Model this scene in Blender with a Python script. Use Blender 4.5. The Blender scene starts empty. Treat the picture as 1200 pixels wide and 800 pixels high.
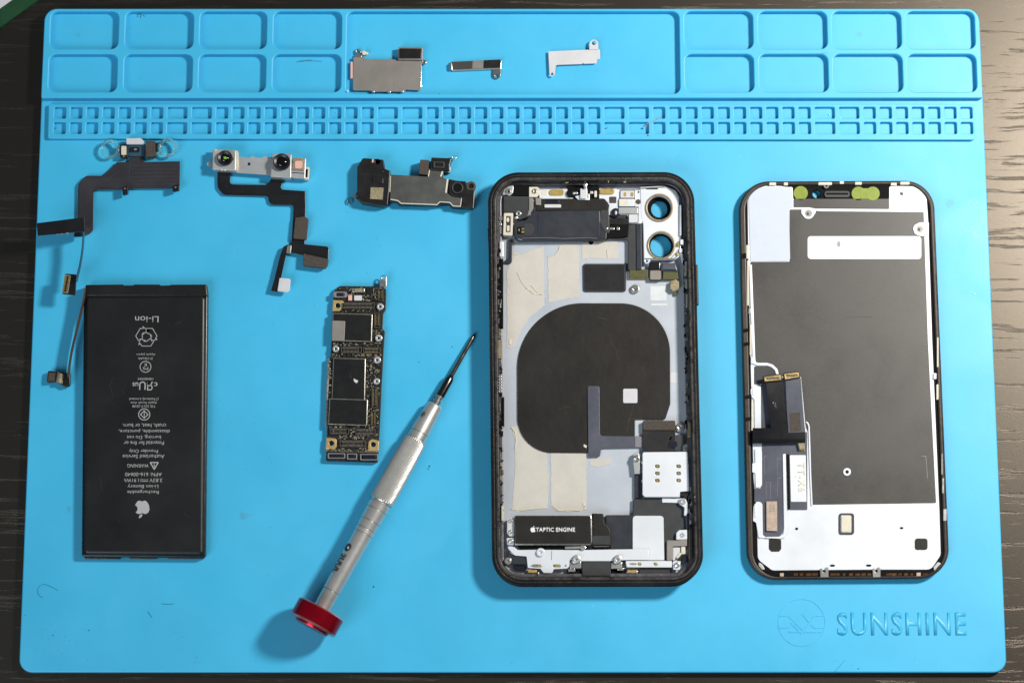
import bpy, bmesh, math, random, re
from mathutils import Vector, Matrix

random.seed(7)
MM = 0.001
scn = bpy.context.scene
COL = scn.collection

# ------------------------------------------------------------------ camera, light, exposure
TILT = math.radians(10.3)
DIST = 800.0                     # mm from the mat
FPX = 2600.0                     # focal length in photo pixels (1200 wide)
cam_d = bpy.data.cameras.new('camera')
cam = bpy.data.objects.new('camera', cam_d)
COL.objects.link(cam)
cam.location = (0, -DIST * math.sin(TILT) * MM, DIST * math.cos(TILT) * MM)
cam.rotation_euler = (TILT, 0, 0)
cam_d.sensor_width = 36
cam_d.lens = 36 * FPX / 1200
cam_d.clip_start = 0.01
cam_d.clip_end = 50
cam_d.dof.use_dof = True
cam_d.dof.focus_distance = 0.803
cam_d.dof.aperture_fstop = 9.0
scn.camera = cam

world = bpy.data.worlds.new('World')
scn.world = world
world.use_nodes = True
bg = world.node_tree.nodes['Background']
bg.inputs[0].default_value = (0.80, 0.90, 1.0, 1)
bg.inputs[1].default_value = 0.13

def area(name, loc, target, size, power, color):
    l = bpy.data.lights.new(name, 'AREA')
    l.shape = 'DISK'
    l.size = size
    l.energy = power
    l.color = color
    o = bpy.data.objects.new(name, l)
    COL.objects.link(o)
    o.location = loc
    d = Vector(target) - Vector(loc)
    o.rotation_euler = d.to_track_quat('-Z', 'Y').to_euler()
    return o

area('desk_lamp_light', (0.431, 0.20, 0.49), (0.02, 0.0, 0), 0.10, 6.1, (1.0, 0.95, 0.87))
area('fill_light', (-1.0, -1.2, 1.3), (0, 0, 0), 1.2, 20.0, (0.80, 0.93, 1.0))  # added soft fill that lifts the shadows, not a lamp of the room

scn.view_settings.view_transform = 'Standard'
scn.view_settings.look = 'None'
scn.view_settings.exposure = 0.0
scn.view_settings.gamma = 1.0
scn.render.engine = 'CYCLES'
scn.render.resolution_x = 1024
scn.render.resolution_y = 682

# ------------------------------------------------------------------ helpers
CAM = Vector((0, -DIST * math.sin(TILT), DIST * math.cos(TILT)))
FWD = -CAM.normalized()
UP = Vector((1, 0, 0)).cross(FWD)

def P(px, py, z=0.0):
    """photo pixel -> point (mm) on the horizontal plane at height z"""
    d = FWD * FPX + Vector((1, 0, 0)) * (px - 600) - UP * (py - 400)
    t = (z - CAM.z) / d.z
    p = CAM + d * t
    return (p.x, p.y)

def lin(h):
    h = h.lstrip('#')
    out = []
    for i in (0, 2, 4):
        c = int(h[i:i + 2], 16) / 255
        out.append(c / 12.92 if c <= 0.04045 else ((c + 0.055) / 1.055) ** 2.4)
    return tuple(out)

MATS = {}
def mat(name, color, rough=0.5, metal=0.0, var=0.12, vscale=300, bump=0.0, bscale=900,
        spec=0.5, coat=0.0, rvar=0.1, stretch=(1, 1, 1), spots=None, trans=0.0, aniso=0.0):
    m = bpy.data.materials.new(name)
    m.use_nodes = True
    nt = m.node_tree
    b = nt.nodes['Principled BSDF']
    c = lin(color) if isinstance(color, str) else color
    tc = nt.nodes.new('ShaderNodeTexCoord')
    mp = nt.nodes.new('ShaderNodeMapping')
    mp.inputs['Scale'].default_value = stretch
    nt.links.new(tc.outputs['Object'], mp.inputs[0])
    n = nt.nodes.new('ShaderNodeTexNoise')
    n.inputs['Scale'].default_value = vscale
    n.inputs['Detail'].default_value = 5
    n.inputs['Roughness'].default_value = 0.6
    nt.links.new(mp.outputs[0], n.inputs[0])
    r = nt.nodes.new('ShaderNodeValToRGB')
    r.color_ramp.elements[0].position = 0.3
    r.color_ramp.elements[1].position = 0.7
    r.color_ramp.elements[0].color = tuple(x * (1 - var) for x in c) + (1,)
    r.color_ramp.elements[1].color = tuple(min(1, x * (1 + var)) for x in c) + (1,)
    nt.links.new(n.outputs[0], r.inputs[0])
    colout = r.outputs[0]
    if spots:
        for (sc, thr, scol) in spots:
            n3 = nt.nodes.new('ShaderNodeTexNoise')
            n3.inputs['Scale'].default_value = sc
            n3.inputs['Detail'].default_value = 3
            nt.links.new(mp.outputs[0], n3.inputs[0])
            rr_ = nt.nodes.new('ShaderNodeValToRGB')
            rr_.color_ramp.elements[0].position = thr
            rr_.color_ramp.elements[1].position = thr + 0.05
            nt.links.new(n3.outputs[0], rr_.inputs[0])
            mx = nt.nodes.new('ShaderNodeMix')
            mx.data_type = 'RGBA'
            mx.inputs[7].default_value = lin(scol) + (1,)
            nt.links.new(rr_.outputs[0], mx.inputs[0])
            nt.links.new(colout, mx.inputs[6])
            colout = mx.outputs[2]
    nt.links.new(colout, b.inputs['Base Color'])
    b.inputs['Metallic'].default_value = metal
    b.inputs['Specular IOR Level'].default_value = spec
    b.inputs['Coat Weight'].default_value = coat
    b.inputs['Coat Roughness'].default_value = 0.15
    b.inputs['Transmission Weight'].default_value = trans
    if aniso:
        b.inputs['Anisotropic'].default_value = aniso
    mr = nt.nodes.new('ShaderNodeMapRange')
    mr.inputs[3].default_value = max(0.02, rough - rvar)
    mr.inputs[4].default_value = min(1, rough + rvar)
    nt.links.new(n.outputs[0], mr.inputs[0])
    nb = nt.nodes.new('ShaderNodeTexNoise')
    nb.inputs['Scale'].default_value = 38
    nb.inputs['Detail'].default_value = 6
    nb.inputs['Distortion'].default_value = 0.8
    nt.links.new(tc.outputs['Object'], nb.inputs[0])
    ms = nt.nodes.new('ShaderNodeMapRange')
    ms.inputs[1].default_value = 0.3; ms.inputs[2].default_value = 0.7
    ms.inputs[3].default_value = -0.05; ms.inputs[4].default_value = 0.07
    nt.links.new(nb.outputs[0], ms.inputs[0])
    ad = nt.nodes.new('ShaderNodeMath'); ad.operation = 'ADD'
    nt.links.new(mr.outputs[0], ad.inputs[0]); nt.links.new(ms.outputs[0], ad.inputs[1])
    nt.links.new(ad.outputs[0], b.inputs['Roughness'])
    if bump > 0:
        n2 = nt.nodes.new('ShaderNodeTexNoise')
        n2.inputs['Scale'].default_value = bscale
        n2.inputs['Detail'].default_value = 4
        nt.links.new(mp.outputs[0], n2.inputs[0])
        bp = nt.nodes.new('ShaderNodeBump')
        bp.inputs['Strength'].default_value = bump
        bp.inputs['Distance'].default_value = 0.0002
        nt.links.new(n2.outputs[0], bp.inputs['Height'])
        nt.links.new(bp.outputs[0], b.inputs['Normal'])
    MATS[name] = m
    return m

# --- outlines (photo pixels)
def arc_pts(c, r, a0, a1, n):
    return [(c[0] + r * math.cos(a0 + (a1 - a0) * i / n), c[1] + r * math.sin(a0 + (a1 - a0) * i / n)) for i in range(n + 1)]

def rnd(pts, r, seg=6):
    """round the corners of a polygon; r: number or one per corner"""
    n = len(pts)
    if isinstance(r, (int, float)):
        r = [r] * n
    out = []
    for i in range(n):
        p0, p1, p2 = Vector(pts[i - 1]), Vector(pts[i]), Vector(pts[(i + 1) % n])
        a, b = (p0 - p1), (p2 - p1)
        la, lb = a.length, b.length
        if r[i] < 0.05 or la < 1e-6 or lb < 1e-6:
            out.append(tuple(p1)); continue
        a.normalize(); b.normalize()
        ang = math.acos(max(-1, min(1, a.dot(b))))
        if ang > math.pi - 0.05 or ang < 0.05:
            out.append(tuple(p1)); continue
        t = min(r[i] / math.tan(ang / 2), la * 0.49, lb * 0.49)
        rr = t * math.tan(ang / 2)
        q1 = p1 + a * t; q2 = p1 + b * t
        c = p1 + (a + b).normalized() * (rr / math.sin(ang / 2))
        v1, v2 = q1 - c, q2 - c
        a1 = math.atan2(v1.y, v1.x); a2 = math.atan2(v2.y, v2.x)
        d = (a2 - a1 + math.pi) % (2 * math.pi) - math.pi
        k = seg if rr > 3 else max(2, seg // 2)
        if rr > 20: k = seg * 3
        for j in range(k + 1):
            t_ = a1 + d * j / k
            out.append((c.x + rr * math.cos(t_), c.y + rr * math.sin(t_)))
    return out

def rect(x0, y0, x1, y1, r=0.0, seg=6):
    return rnd([(x0, y0), (x1, y0), (x1, y1), (x0, y1)], r, seg) if r else [(x0, y0), (x1, y0), (x1, y1), (x0, y1)]

def circ(cx, cy, r, n=20, ry=None):
    ry = ry or r
    return [(cx + r * math.cos(2 * math.pi * i / n), cy + ry * math.sin(2 * math.pi * i / n)) for i in range(n)]

def stroke(pts, w):
    """outline of a thick open polyline"""
    V = [Vector(p) for p in pts]
    L, R = [], []
    for i, p in enumerate(V):
        if i == 0: d = (V[1] - V[0]).normalized()
        elif i == len(V) - 1: d = (V[-1] - V[-2]).normalized()
        else: d = ((V[i] - V[i - 1]).normalized() + (V[i + 1] - V[i]).normalized()).normalized()
        nrm = Vector((-d.y, d.x))
        k = 1.0
        if 0 < i < len(V) - 1:
            d1 = (V[i + 1] - V[i]).normalized()
            k = 1 / max(0.4, abs(Vector((-d1.y, d1.x)).dot(nrm)))
        L.append(tuple(p + nrm * w / 2 * k)); R.append(tuple(p - nrm * w / 2 * k))
    return L + R[::-1]

def finish(me, sharp=35):
    bm = bmesh.new(); bm.from_mesh(me)
    bmesh.ops.remove_doubles(bm, verts=bm.verts, dist=0.0004)
    bmesh.ops.recalc_face_normals(bm, faces=bm.faces)
    bm.to_mesh(me); bm.free()
    me.shade_smooth()
    me.set_sharp_from_angle(angle=math.radians(sharp))
    # keep the flat top and bottom sheets truly flat: crease where they meet the rounded edge
    at = me.attributes.get('sharp_edge') or me.attributes.new('sharp_edge', 'BOOLEAN', 'EDGE')
    flat = [abs(p.normal.z) > 0.9995 for p in me.polygons]
    seen = {}
    for p in me.polygons:
        for k in p.edge_keys:
            seen.setdefault(k, []).append(flat[p.index])
    for e in me.edges:
        v = seen.get(tuple(sorted(e.vertices)))
        if v and len(v) == 2 and v[0] != v[1]:
            at.data[e.index].value = True

def plate_mesh(loops, z0, z1, bevel, name='plate', bres=1, px=True, plain=False):
    """closed plate with holes; loops in photo pixels (px) or mm"""
    cu = bpy.data.curves.new(name, 'CURVE')
    cu.dimensions = '2D'
    cu.fill_mode = 'BOTH'
    h = (z1 - z0) / 2
    bevel = min(bevel, h * 0.98)
    cu.extrude = h - bevel
    cu.bevel_depth = bevel
    cu.bevel_resolution = bres
    cu.offset = -bevel
    if plain:
        cu.bevel_depth = 0; cu.offset = 0; cu.extrude = h
    ext = []
    for lp in loops:
        pts = [P(x, y, z1) for x, y in lp] if px else lp
        # drop doubled points
        q = [pts[0]]
        for p in pts[1:]:
            if math.dist(p, q[-1]) > 0.004: q.append(p)
        if math.dist(q[0], q[-1]) < 0.004: q.pop()
        ext += q
        s = cu.splines.new('POLY')
        s.points.add(len(q) - 1)
        for i, p in enumerate(q):
            s.points[i].co = (p[0], p[1], 0, 1)
        s.use_cyclic_u = True
    ob = bpy.data.objects.new(name, cu)
    me = bpy.data.meshes.new_from_object(ob)
    bpy.data.objects.remove(ob)
    bpy.data.curves.remove(cu)
    if not plain:                      # a sharp corner can throw the bevel far out: then build it square-edged
        g = 0.06 + 0.4 * bevel
        xa, xb = min(p[0] for p in ext) - g, max(p[0] for p in ext) + g
        ya, yb = min(p[1] for p in ext) - g, max(p[1] for p in ext) + g
        if any(not (xa < v.co.x < xb and ya < v.co.y < yb) for v in me.vertices):
            bpy.data.meshes.remove(me)
            return plate_mesh(loops, z0, z1, bevel, name, bres, px, True)
    me.transform(Matrix.Translation((0, 0, (z0 + z1) / 2)))
    return me

def tri_mesh_join(meshes, name):
    bm = bmesh.new()
    for m in meshes:
        bm.from_mesh(m)
    me = bpy.data.meshes.new(name)
    bm.to_mesh(me); bm.free()
    for m in meshes:
        bpy.data.meshes.remove(m)
    return me

class Thing:
    """an Empty at the thing's base that parents its parts; geometry is given in mm"""
    def __init__(self, name, label, cat, px, py, z=0.0, group=None):
        x, y = P(px, py, z)
        self.o = Vector((x, y, z))
        self.e = bpy.data.objects.new(name, None)
        self.e.empty_display_size = 0.01
        COL.objects.link(self.e)
        self.e.location = self.o * MM
        self.e['label'] = label
        self.e['category'] = cat
        if group: self.e['group'] = group
    def add(self, name, me, m, parent=None, sharp=35, label=None, kind=None, do=True):
        me.transform(Matrix.Translation(-self.o))
        if do: finish(me, sharp)
        me.transform(Matrix.Scale(MM, 4))
        me.name = name
        me.materials.clear()
        me.materials.append(MATS[m])
        o = bpy.data.objects.new(name, me)
        COL.objects.link(o)
        o.parent = parent or self.e
        if label: o['label'] = label
        if kind: o['kind'] = kind
        return o
    def plate(self, name, loops, z0, z1, m, bevel=0.08, parent=None, bres=1, **k):
        if loops and isinstance(loops[0][0], (int, float)): loops = [loops]
        return self.add(name, plate_mesh(loops, z0, z1, bevel, name, bres), m, parent, **k)
    def multi(self, name, plates, m, bevel=0.05, parent=None, **k):
        """several plates joined into one part: (loops, z0, z1)"""
        ms = []
        for loops, z0, z1 in plates:
            if isinstance(loops[0][0], (int, float)): loops = [loops]
            ms.append(plate_mesh(loops, z0, z1, bevel))
        return self.add(name, tri_mesh_join(ms, name), m, parent, **k)
    def text(self, name, s, cx, cy, w, z, m, rot=0.0, h=None, th=0.012, bold=0.0, parent=None, space=1.0, **k):
        cu = bpy.data.curves.new(name, 'FONT')
        cu.body = s; cu.size = 10
        cu.align_x = 'CENTER'; cu.align_y = 'CENTER'
        cu.offset = bold
        cu.space_character = space
        cu.resolution_u = 3
        ob = bpy.data.objects.new(name, cu)
        me = bpy.data.meshes.new_from_object(ob)
        bpy.data.objects.remove(ob); bpy.data.curves.remove(cu)
        xs = [v.co.x for v in me.vertices]; ys = [v.co.y for v in me.vertices]
        W0, H0 = max(xs) - min(xs), max(ys) - min(ys)
        mx, my = (max(xs) + min(xs)) / 2, (max(ys) + min(ys)) / 2
        a = P(cx - 10, cy, z); b = P(cx + 10, cy, z)
        ppm = 20 / math.dist(a, b)
        sx = w / ppm / W0
        sy = (h / ppm / H0) if h else sx
        c = P(cx, cy, z)
        me.transform(Matrix.Translation((c[0], c[1], z)) @ Matrix.Rotation(rot, 4, 'Z') @ Matrix.Diagonal((sx, sy, 1, 1)) @ Matrix.Translation((-mx, -my, 0)))
        if th:
            bm = bmesh.new(); bm.from_mesh(me)
            bmesh.ops.remove_doubles(bm, verts=bm.verts, dist=0.0005)
            bmesh.ops.recalc_face_normals(bm, faces=bm.faces)
            r = bmesh.ops.extrude_face_region(bm, geom=bm.faces[:])
            for v in r['geom']:
                if isinstance(v, bmesh.types.BMVert): v.co.z += th
            bmesh.ops.recalc_face_normals(bm, faces=bm.faces)
            bm.to_mesh(me); bm.free()
        return self.add(name, me, m, parent, do=False, **k)
    def lathe(self, name, prof, m, frame, seg=40, parent=None, sharp=30, **k):
        """prof: (t, r) along the local x axis of frame (4x4, mm)"""
        vs, fs = [], []
        n = len(prof)
        for t, r in prof:
            for j in range(seg):
                a = 2 * math.pi * j / seg
                vs.append(frame @ Vector((t, r * math.cos(a), r * math.sin(a))))
        for i in range(n - 1):
            for j in range(seg):
                fs.append((i * seg + j, i * seg + (j + 1) % seg, (i + 1) * seg + (j + 1) % seg, (i + 1) * seg + j))
        fs.append(tuple(range(seg))[::-1]); fs.append(tuple((n - 1) * seg + j for j in range(seg)))
        me = bpy.data.meshes.new(name)
        me.from_pydata([tuple(v) for v in vs], [], fs)
        return self.add(name, me, m, parent, sharp=sharp, **k)
    def ribbon(self, name, path, side, w, th, m, parent=None, **k):
        """flat strip swept along a 3D path (mm); side: unit vector across its width"""
        path = [Vector(p) for p in path]
        # smooth the path
        fine = []
        n = len(path)
        for i in range(n - 1):
            p0 = path[max(0, i - 1)]; p1 = path[i]; p2 = path[i + 1]; p3 = path[min(n - 1, i + 2)]
            for j in range(6):
                t = j / 6
                fine.append(0.5 * ((2 * p1) + (-p0 + p2) * t + (2 * p0 - 5 * p1 + 4 * p2 - p3) * t * t + (-p0 + 3 * p1 - 3 * p2 + p3) * t ** 3))
        fine.append(path[-1])
        sd0 = Vector(side).normalized()
        vs, fs = [], []
        for i, p in enumerate(fine):
            d = (fine[min(i + 1, len(fine) - 1)] - fine[max(i - 1, 0)]).normalized()
            sd = (sd0 - d * sd0.dot(d)).normalized()
            nr = d.cross(sd).normalized()
            for a, b in ((-1, -1), (1, -1), (1, 1), (-1, 1)):
                vs.append(tuple(p + sd * (a * w / 2) + nr * (b * th / 2)))
        for i in range(len(fine) - 1):
            for j in range(4):
                fs.append((i * 4 + j, i * 4 + (j + 1) % 4, i * 4 + 4 + (j + 1) % 4, i * 4 + 4 + j))
        fs.append((3, 2, 1, 0)); q = (len(fine) - 1) * 4; fs.append((q, q + 1, q + 2, q + 3))
        me = bpy.data.meshes.new(name); me.from_pydata(vs, [], fs)
        return self.add(name, me, m, parent, **k)
    def screw(self, cx, cy, r, z, m='steel', parent=None, name='screw'):
        """screw head, shared mesh; r in px"""
        x, y = P(cx, cy, z)
        mm = r / 3.26
        o = bpy.data.objects.new(name, screw_mesh(m))
        COL.objects.link(o)
        o.parent = parent or self.e
        o.location = (Vector((x, y, z)) - self.o) * MM
        o.scale = (mm, mm, 1)
        o.rotation_euler = (0, 0, random.uniform(0, 3))
        return o

SCREWS = {}
def screw_mesh(m):
    if m in SCREWS: return SCREWS[m]
    # head with a five-lobed recess: unit radius in mm, dome from z=0 down
    star = []
    for i in range(10):
        a = math.pi * 2 * i / 10
        rr = 0.46 if i % 2 == 0 else 0.27
        star.append((rr * math.cos(a), rr * math.sin(a)))
    a = plate_mesh([circ(0, 0, 1.0, 24), star], -0.75, 0, 0.14, px=False, bres=2)
    b = plate_mesh([circ(0, 0, 0.9, 16)], -0.9, -0.5, 0.01, px=False)
    me = tri_mesh_join([a, b], 'screw')
    finish(me)
    me.transform(Matrix.Scale(MM, 4))
    me.materials.clear()
    me.materials.append(MATS[m])
    SCREWS[m] = me
    return me

def connector(T, x0, y0, x1, y1, z0, h=0.5, housing='black_plastic', pins='gold', parent=None, vertical=None, rim=None):
    """board to board connector: raised housing ring with a row of contacts"""
    w = max(0.8, min(x1 - x0, y1 - y0) * 0.16)
    c = T.plate('connector', [rect(x0, y0, x1, y1, 0.8), rect(x0 + w, y0 + w, x1 - w, y1 - w)], z0, z0 + h, rim or housing, 0.04, parent)
    p2 = c if parent is None else parent
    T.plate('connector_core', rect(x0 + 2.2 * w, y0 + 2.2 * w, x1 - 2.2 * w, y1 - 2.2 * w), z0, z0 + h * 0.75, housing, 0.03, p2)
    vert = (y1 - y0) > (x1 - x0) if vertical is None else vertical
    pl = []
    if vert:
        y = y0 + 2 * w
        while y < y1 - 2 * w - 0.5:
            pl.append((rect(x0 + w * 1.1, y, x0 + 2.1 * w, y + 0.8), z0, z0 + h * 0.85))
            pl.append((rect(x1 - 2.1 * w, y, x1 - w * 1.1, y + 0.8), z0, z0 + h * 0.85))
            y += 1.6
    else:
        x = x0 + 2 * w
        while x < x1 - 2 * w - 0.5:
            pl.append((rect(x, y0 + w * 1.1, x + 0.8, y0 + 2.1 * w), z0, z0 + h * 0.85))
            pl.append((rect(x, y1 - 2.1 * w, x + 0.8, y1 - w * 1.1), z0, z0 + h * 0.85))
            x += 1.6
    if pl:
        T.multi('contact_row', pl, pins, 0.01, p2, kind='stuff')
    return c

def svg_path(d):
    """flatten an SVG path (M c l C z s) into loops"""
    tok = re.findall(r'[MmCcLlSsZz]|-?\d*\.?\d+', d)
    loops, cur, pos, i, cmd, last = [], [], Vector((0, 0)), 0, None, None
    def num():
        nonlocal i
        v = float(tok[i]); i += 1
        return v
    while i < len(tok):
        if re.match('[A-Za-z]', tok[i]):
            cmd = tok[i]; i += 1
            if cmd in 'Zz':
                loops.append(cur); cur = []; continue
        if cmd in 'Mm':
            p = Vector((num(), num())); pos = p if cmd == 'M' else pos + p
            if cur: loops.append(cur)
            cur = [tuple(pos)]; cmd = 'L' if cmd == 'M' else 'l'
        elif cmd in 'Ll':
            p = Vector((num(), num())); pos = p if cmd == 'L' else pos + p
            cur.append(tuple(pos))
        elif cmd in 'Cc':
            a, b, c = (Vector((num(), num())) for _ in range(3))
            if cmd == 'c': a, b, c = a + pos, b + pos, c + pos
            for k in range(1, 7):
                t = k / 6
                cur.append(tuple(pos * (1 - t) ** 3 + 3 * a * t * (1 - t) ** 2 + 3 * b * t * t * (1 - t) + c * t ** 3))
            pos = c
    if cur: loops.append(cur)
    return loops

FRUIT = ("M12.152 6.896c-.948 0-2.415-1.078-3.96-1.04-2.04.027-3.91 1.183-4.961 3.014-2.117 3.675-.546 9.103 1.519 12.09 "
         "1.013 1.454 2.208 3.09 3.792 3.039 1.52-.065 2.09-.987 3.935-.987 1.831 0 2.35.987 3.96.948 1.637-.026 2.676-1.48 "
         "3.676-2.948 1.156-1.688 1.636-3.325 1.662-3.415-.039-.013-3.182-1.221-3.22-4.857-.026-3.04 2.48-4.494 2.597-4.559"
         "-1.429-2.09-3.623-2.324-4.39-2.376-2-.156-3.675 1.09-4.61 1.09zM15.53 3.83c.843-1.012 1.4-2.427 1.245-3.83-1.207.052"
         "-2.662.805-3.532 1.818-.78.896-1.454 2.338-1.273 3.714 1.338.104 2.715-.688 3.559-1.701z")

def fruit_logo(T, cx, cy, hpx, z, m, flip=False, parent=None):
    s = hpx / 24.0
    f = -1 if flip else 1
    loops = [[(cx + f * (x - 12) * s, cy + f * (y - 12) * s) for x, y in lp] for lp in svg_path(FRUIT)]
    return T.plate('printed_logo', loops, z, z + 0.012, m, 0.0005, parent)

# ------------------------------------------------------------------ materials
def table_material():
    m = bpy.data.materials.new('black_wood')
    m.use_nodes = True
    nt = m.node_tree; b = nt.nodes['Principled BSDF']
    tc = nt.nodes.new('ShaderNodeTexCoord')
    mp = nt.nodes.new('ShaderNodeMapping'); mp.inputs['Scale'].default_value = (13, 250, 13)
    nt.links.new(tc.outputs['Object'], mp.inputs[0])
    warp = nt.nodes.new('ShaderNodeTexNoise'); warp.inputs['Scale'].default_value = 18
    nt.links.new(tc.outputs['Object'], warp.inputs[0])
    add = nt.nodes.new('ShaderNodeVectorMath'); add.operation = 'MULTIPLY_ADD'
    add.inputs[1].default_value = (0.3, 1.0, 0.3)
    nt.links.new(warp.outputs['Color'], add.inputs[0]); nt.links.new(mp.outputs[0], add.inputs[2])
    n = nt.nodes.new('ShaderNodeTexNoise'); n.inputs['Scale'].default_value = 2.1; n.inputs['Detail'].default_value = 8; n.inputs['Roughness'].default_value = 0.66
    nt.links.new(add.outputs[0], n.inputs[0])
    r = nt.nodes.new('ShaderNodeValToRGB')
    r.color_ramp.elements[0].position = 0.33; r.color_ramp.elements[0].color = (0, 0, 0, 1)
    r.color_ramp.elements[1].position = 0.44; r.color_ramp.elements[1].color = (1, 1, 1, 1)
    nt.links.new(n.outputs[0], r.inputs[0])
    fine = nt.nodes.new('ShaderNodeTexNoise'); fine.inputs['Scale'].default_value = 3200; fine.inputs['Detail'].default_value = 3
    nt.links.new(tc.outputs['Object'], fine.inputs[0])
    cr = nt.nodes.new('ShaderNodeValToRGB')
    cr.color_ramp.elements[0].color = (0.001, 0.001, 0.001, 1); cr.color_ramp.elements[1].color = (0.003, 0.003, 0.003, 1)
    nt.links.new(r.outputs[0], cr.inputs[0]); nt.links.new(cr.outputs[0], b.inputs['Base Color'])
    mr = nt.nodes.new('ShaderNodeMapRange'); mr.inputs[3].default_value = 0.42; mr.inputs[4].default_value = 0.375
    nt.links.new(r.outputs[0], mr.inputs[0]); nt.links.new(mr.outputs[0], b.inputs['Roughness'])
    b.inputs['Specular IOR Level'].default_value = 0.95
    b.inputs['Specular Tint'].default_value = (1.0, 0.87, 0.72, 1)
    mx = nt.nodes.new('ShaderNodeMath'); mx.operation = 'MULTIPLY_ADD'; mx.inputs[1].default_value = 0.3
    nt.links.new(fine.outputs[0], mx.inputs[0]); nt.links.new(r.outputs[0], mx.inputs[2])
    bp = nt.nodes.new('ShaderNodeBump'); bp.inputs['Strength'].default_value = 0.3; bp.inputs['Distance'].default_value = 0.0003
    nt.links.new(mx.outputs[0], bp.inputs['Height']); nt.links.new(bp.outputs[0], b.inputs['Normal'])
    MATS['black_wood'] = m
table_material()

mat('silicone', (0.038, 0.43, 0.715), 0.47, var=0.05, vscale=28, bump=0.14, bscale=2500, spec=0.8, rvar=0.06,
    spots=[(420, 0.76, '2f86ab'), (90, 0.72, '3f9fc4')])
mat('black_plastic', '141416', 0.38, var=0.3, bump=0.1)
mat('black_film', '1b1b1d', 0.36, var=0.2, vscale=120, bump=0.08, bscale=300, spec=0.5)
mat('black_flex', '17171a', 0.26, var=0.2, vscale=90, bump=0.2, bscale=150, spec=0.6)
mat('cable_slate', '2f2e34', 0.36, var=0.12, vscale=150, bump=0.15, bscale=160, spec=0.6)
mat('trace', '4a4950', 0.35, var=0.1)
mat('trace_dark', '2c2b2e', 0.3, var=0.1)
mat('slate_flex', '494c58', 0.36, var=0.12, vscale=150, bump=0.15, bscale=160, spec=0.6)
mat('navy_gloss', '1c1f2a', 0.25, var=0.15, bump=0.05, spec=0.5)
mat('navy_panel', '262a33', 0.42, var=0.15, vscale=200)
mat('grey_panel', '2f3033', 0.5, var=0.12, vscale=250)
mat('taupe_foam', '4b443f', 0.85, var=0.25, vscale=1500, bump=0.4, bscale=3000, spec=0.2)
mat('label_white', 'bcc4d2', 0.5, var=0.02)
mat('graphite', '2e2c29', 0.40, var=0.10, vscale=1300, bump=0.12, bscale=2600, spec=0.75, rvar=0.05)
mat('coil_black', '1a1714', 0.5, var=0.2, vscale=110, bump=0.4, bscale=300, spec=0.35)
mat('plate_silver', 'b9c0ca', 0.42, metal=0.3, var=0.05, vscale=60, bump=0.06, bscale=2000, rvar=0.06)
mat('pale_steel', 'b3b5b7', 0.36, metal=0.4, var=0.05, vscale=200, bump=0.05)
mat('white_steel', 'd9dde4', 0.4, metal=0.2, var=0.025, vscale=80, bump=0.04, bscale=1500)
mat('steel', 'b9b8b4', 0.28, metal=0.9, var=0.15, vscale=600, bump=0.08)
mat('bright_steel', 'dcdbd6', 0.22, metal=0.8, var=0.1, vscale=500)
mat('dark_steel', '6a6b68', 0.3, metal=0.55, var=0.2, vscale=160, bump=0.06, bscale=200)
mat('shield_grey', '8d8883', 0.5, metal=0.45, var=0.07, vscale=140, bump=0.05)
mat('gold', 'b9a468', 0.35, metal=0.6, var=0.2, vscale=900)
mat('gold_matte', 'a58f4e', 0.5, metal=0.4, var=0.2, vscale=700, bump=0.15)
mat('olive', '4a4a22', 0.55, var=0.2, vscale=900)
mat('copper', 'b39f90', 0.4, metal=0.2, var=0.12, vscale=600)
mat('pink_pad', 'd7a79b', 0.5, var=0.1)
mat('cream_tape', 'bfbab2', 0.5, var=0.05, vscale=160, bump=0.6, bscale=220, spec=0.3)
mat('cream', 'cdc6b5', 0.5, var=0.08)
mat('faint_cream', 'c9cdd0', 0.5, var=0.06)
mat('pale_grey', 'c4c4c8', 0.5, var=0.05)
mat('mid_grey', '77757a', 0.5, var=0.1)
mat('print_grey', 'a8a8a8', 0.6, var=0.05)
mat('print_white', 'e4e4e4', 0.6, var=0.03)
mat('print_gold', 'cfc6a8', 0.5, var=0.05)
mat('print_dark', '3a3836', 0.5, var=0.05)
mat('frame_black', '141518', 0.3, metal=0.3, var=0.25, vscale=200, bump=0.1, spec=0.6)
mat('frame_grey', '3a3836', 0.42, metal=0.5, var=0.3, vscale=500, bump=0.5, bscale=1200,
    spots=[(700, 0.60, '6a4d35'), (900, 0.62, '0c0c0d')])
mat('residue', '3a3735', 0.45, metal=0.35, var=0.5, vscale=400, bump=0.7, bscale=1200, spots=[(300, 0.60, '101011'), (700, 0.66, '5e4a38'), (1000, 0.68, '8a8680')])
mat('rail_grey', '6a696f', 0.38, metal=0.6, var=0.3, vscale=500, bump=0.3)
mat('bezel_brown', '3f3731', 0.42, metal=0.35, var=0.15, vscale=500, bump=0.2)
mat('rubber_black', '070708', 0.7, spec=0.15, var=0.3, bump=0.3)
mat('film_green', '7b8a22', 0.4, var=0.12, vscale=400, bump=0.2)
mat('glass_black', '060608', 0.08, spec=0.6, var=0.1)
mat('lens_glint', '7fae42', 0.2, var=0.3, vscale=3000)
mat('clear_plastic', 'd6ece4', 0.12, var=0.03, trans=0.92, spec=0.5)
mat('battery_black', '141415', 0.42, var=0.12, vscale=60, bump=0.25, bscale=350, spec=0.5, spots=[(500, 0.80, '3a3835')])
mat('battery_edge', '151412', 0.3, var=0.2, bump=0.2, bscale=200)
mat('board_black', '14130f', 0.5, var=0.4, vscale=1400, bump=0.5, bscale=2500, spots=[(1500, 0.62, '5d564a')])
mat('chip_black', '1a1a1b', 0.32, var=0.1, spec=0.5)
mat('solder', 'a9a69c', 0.35, metal=0.8, var=0.3, vscale=1500)
mat('passive_tan', '8a7f66', 0.5, var=0.4, vscale=1800)
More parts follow.
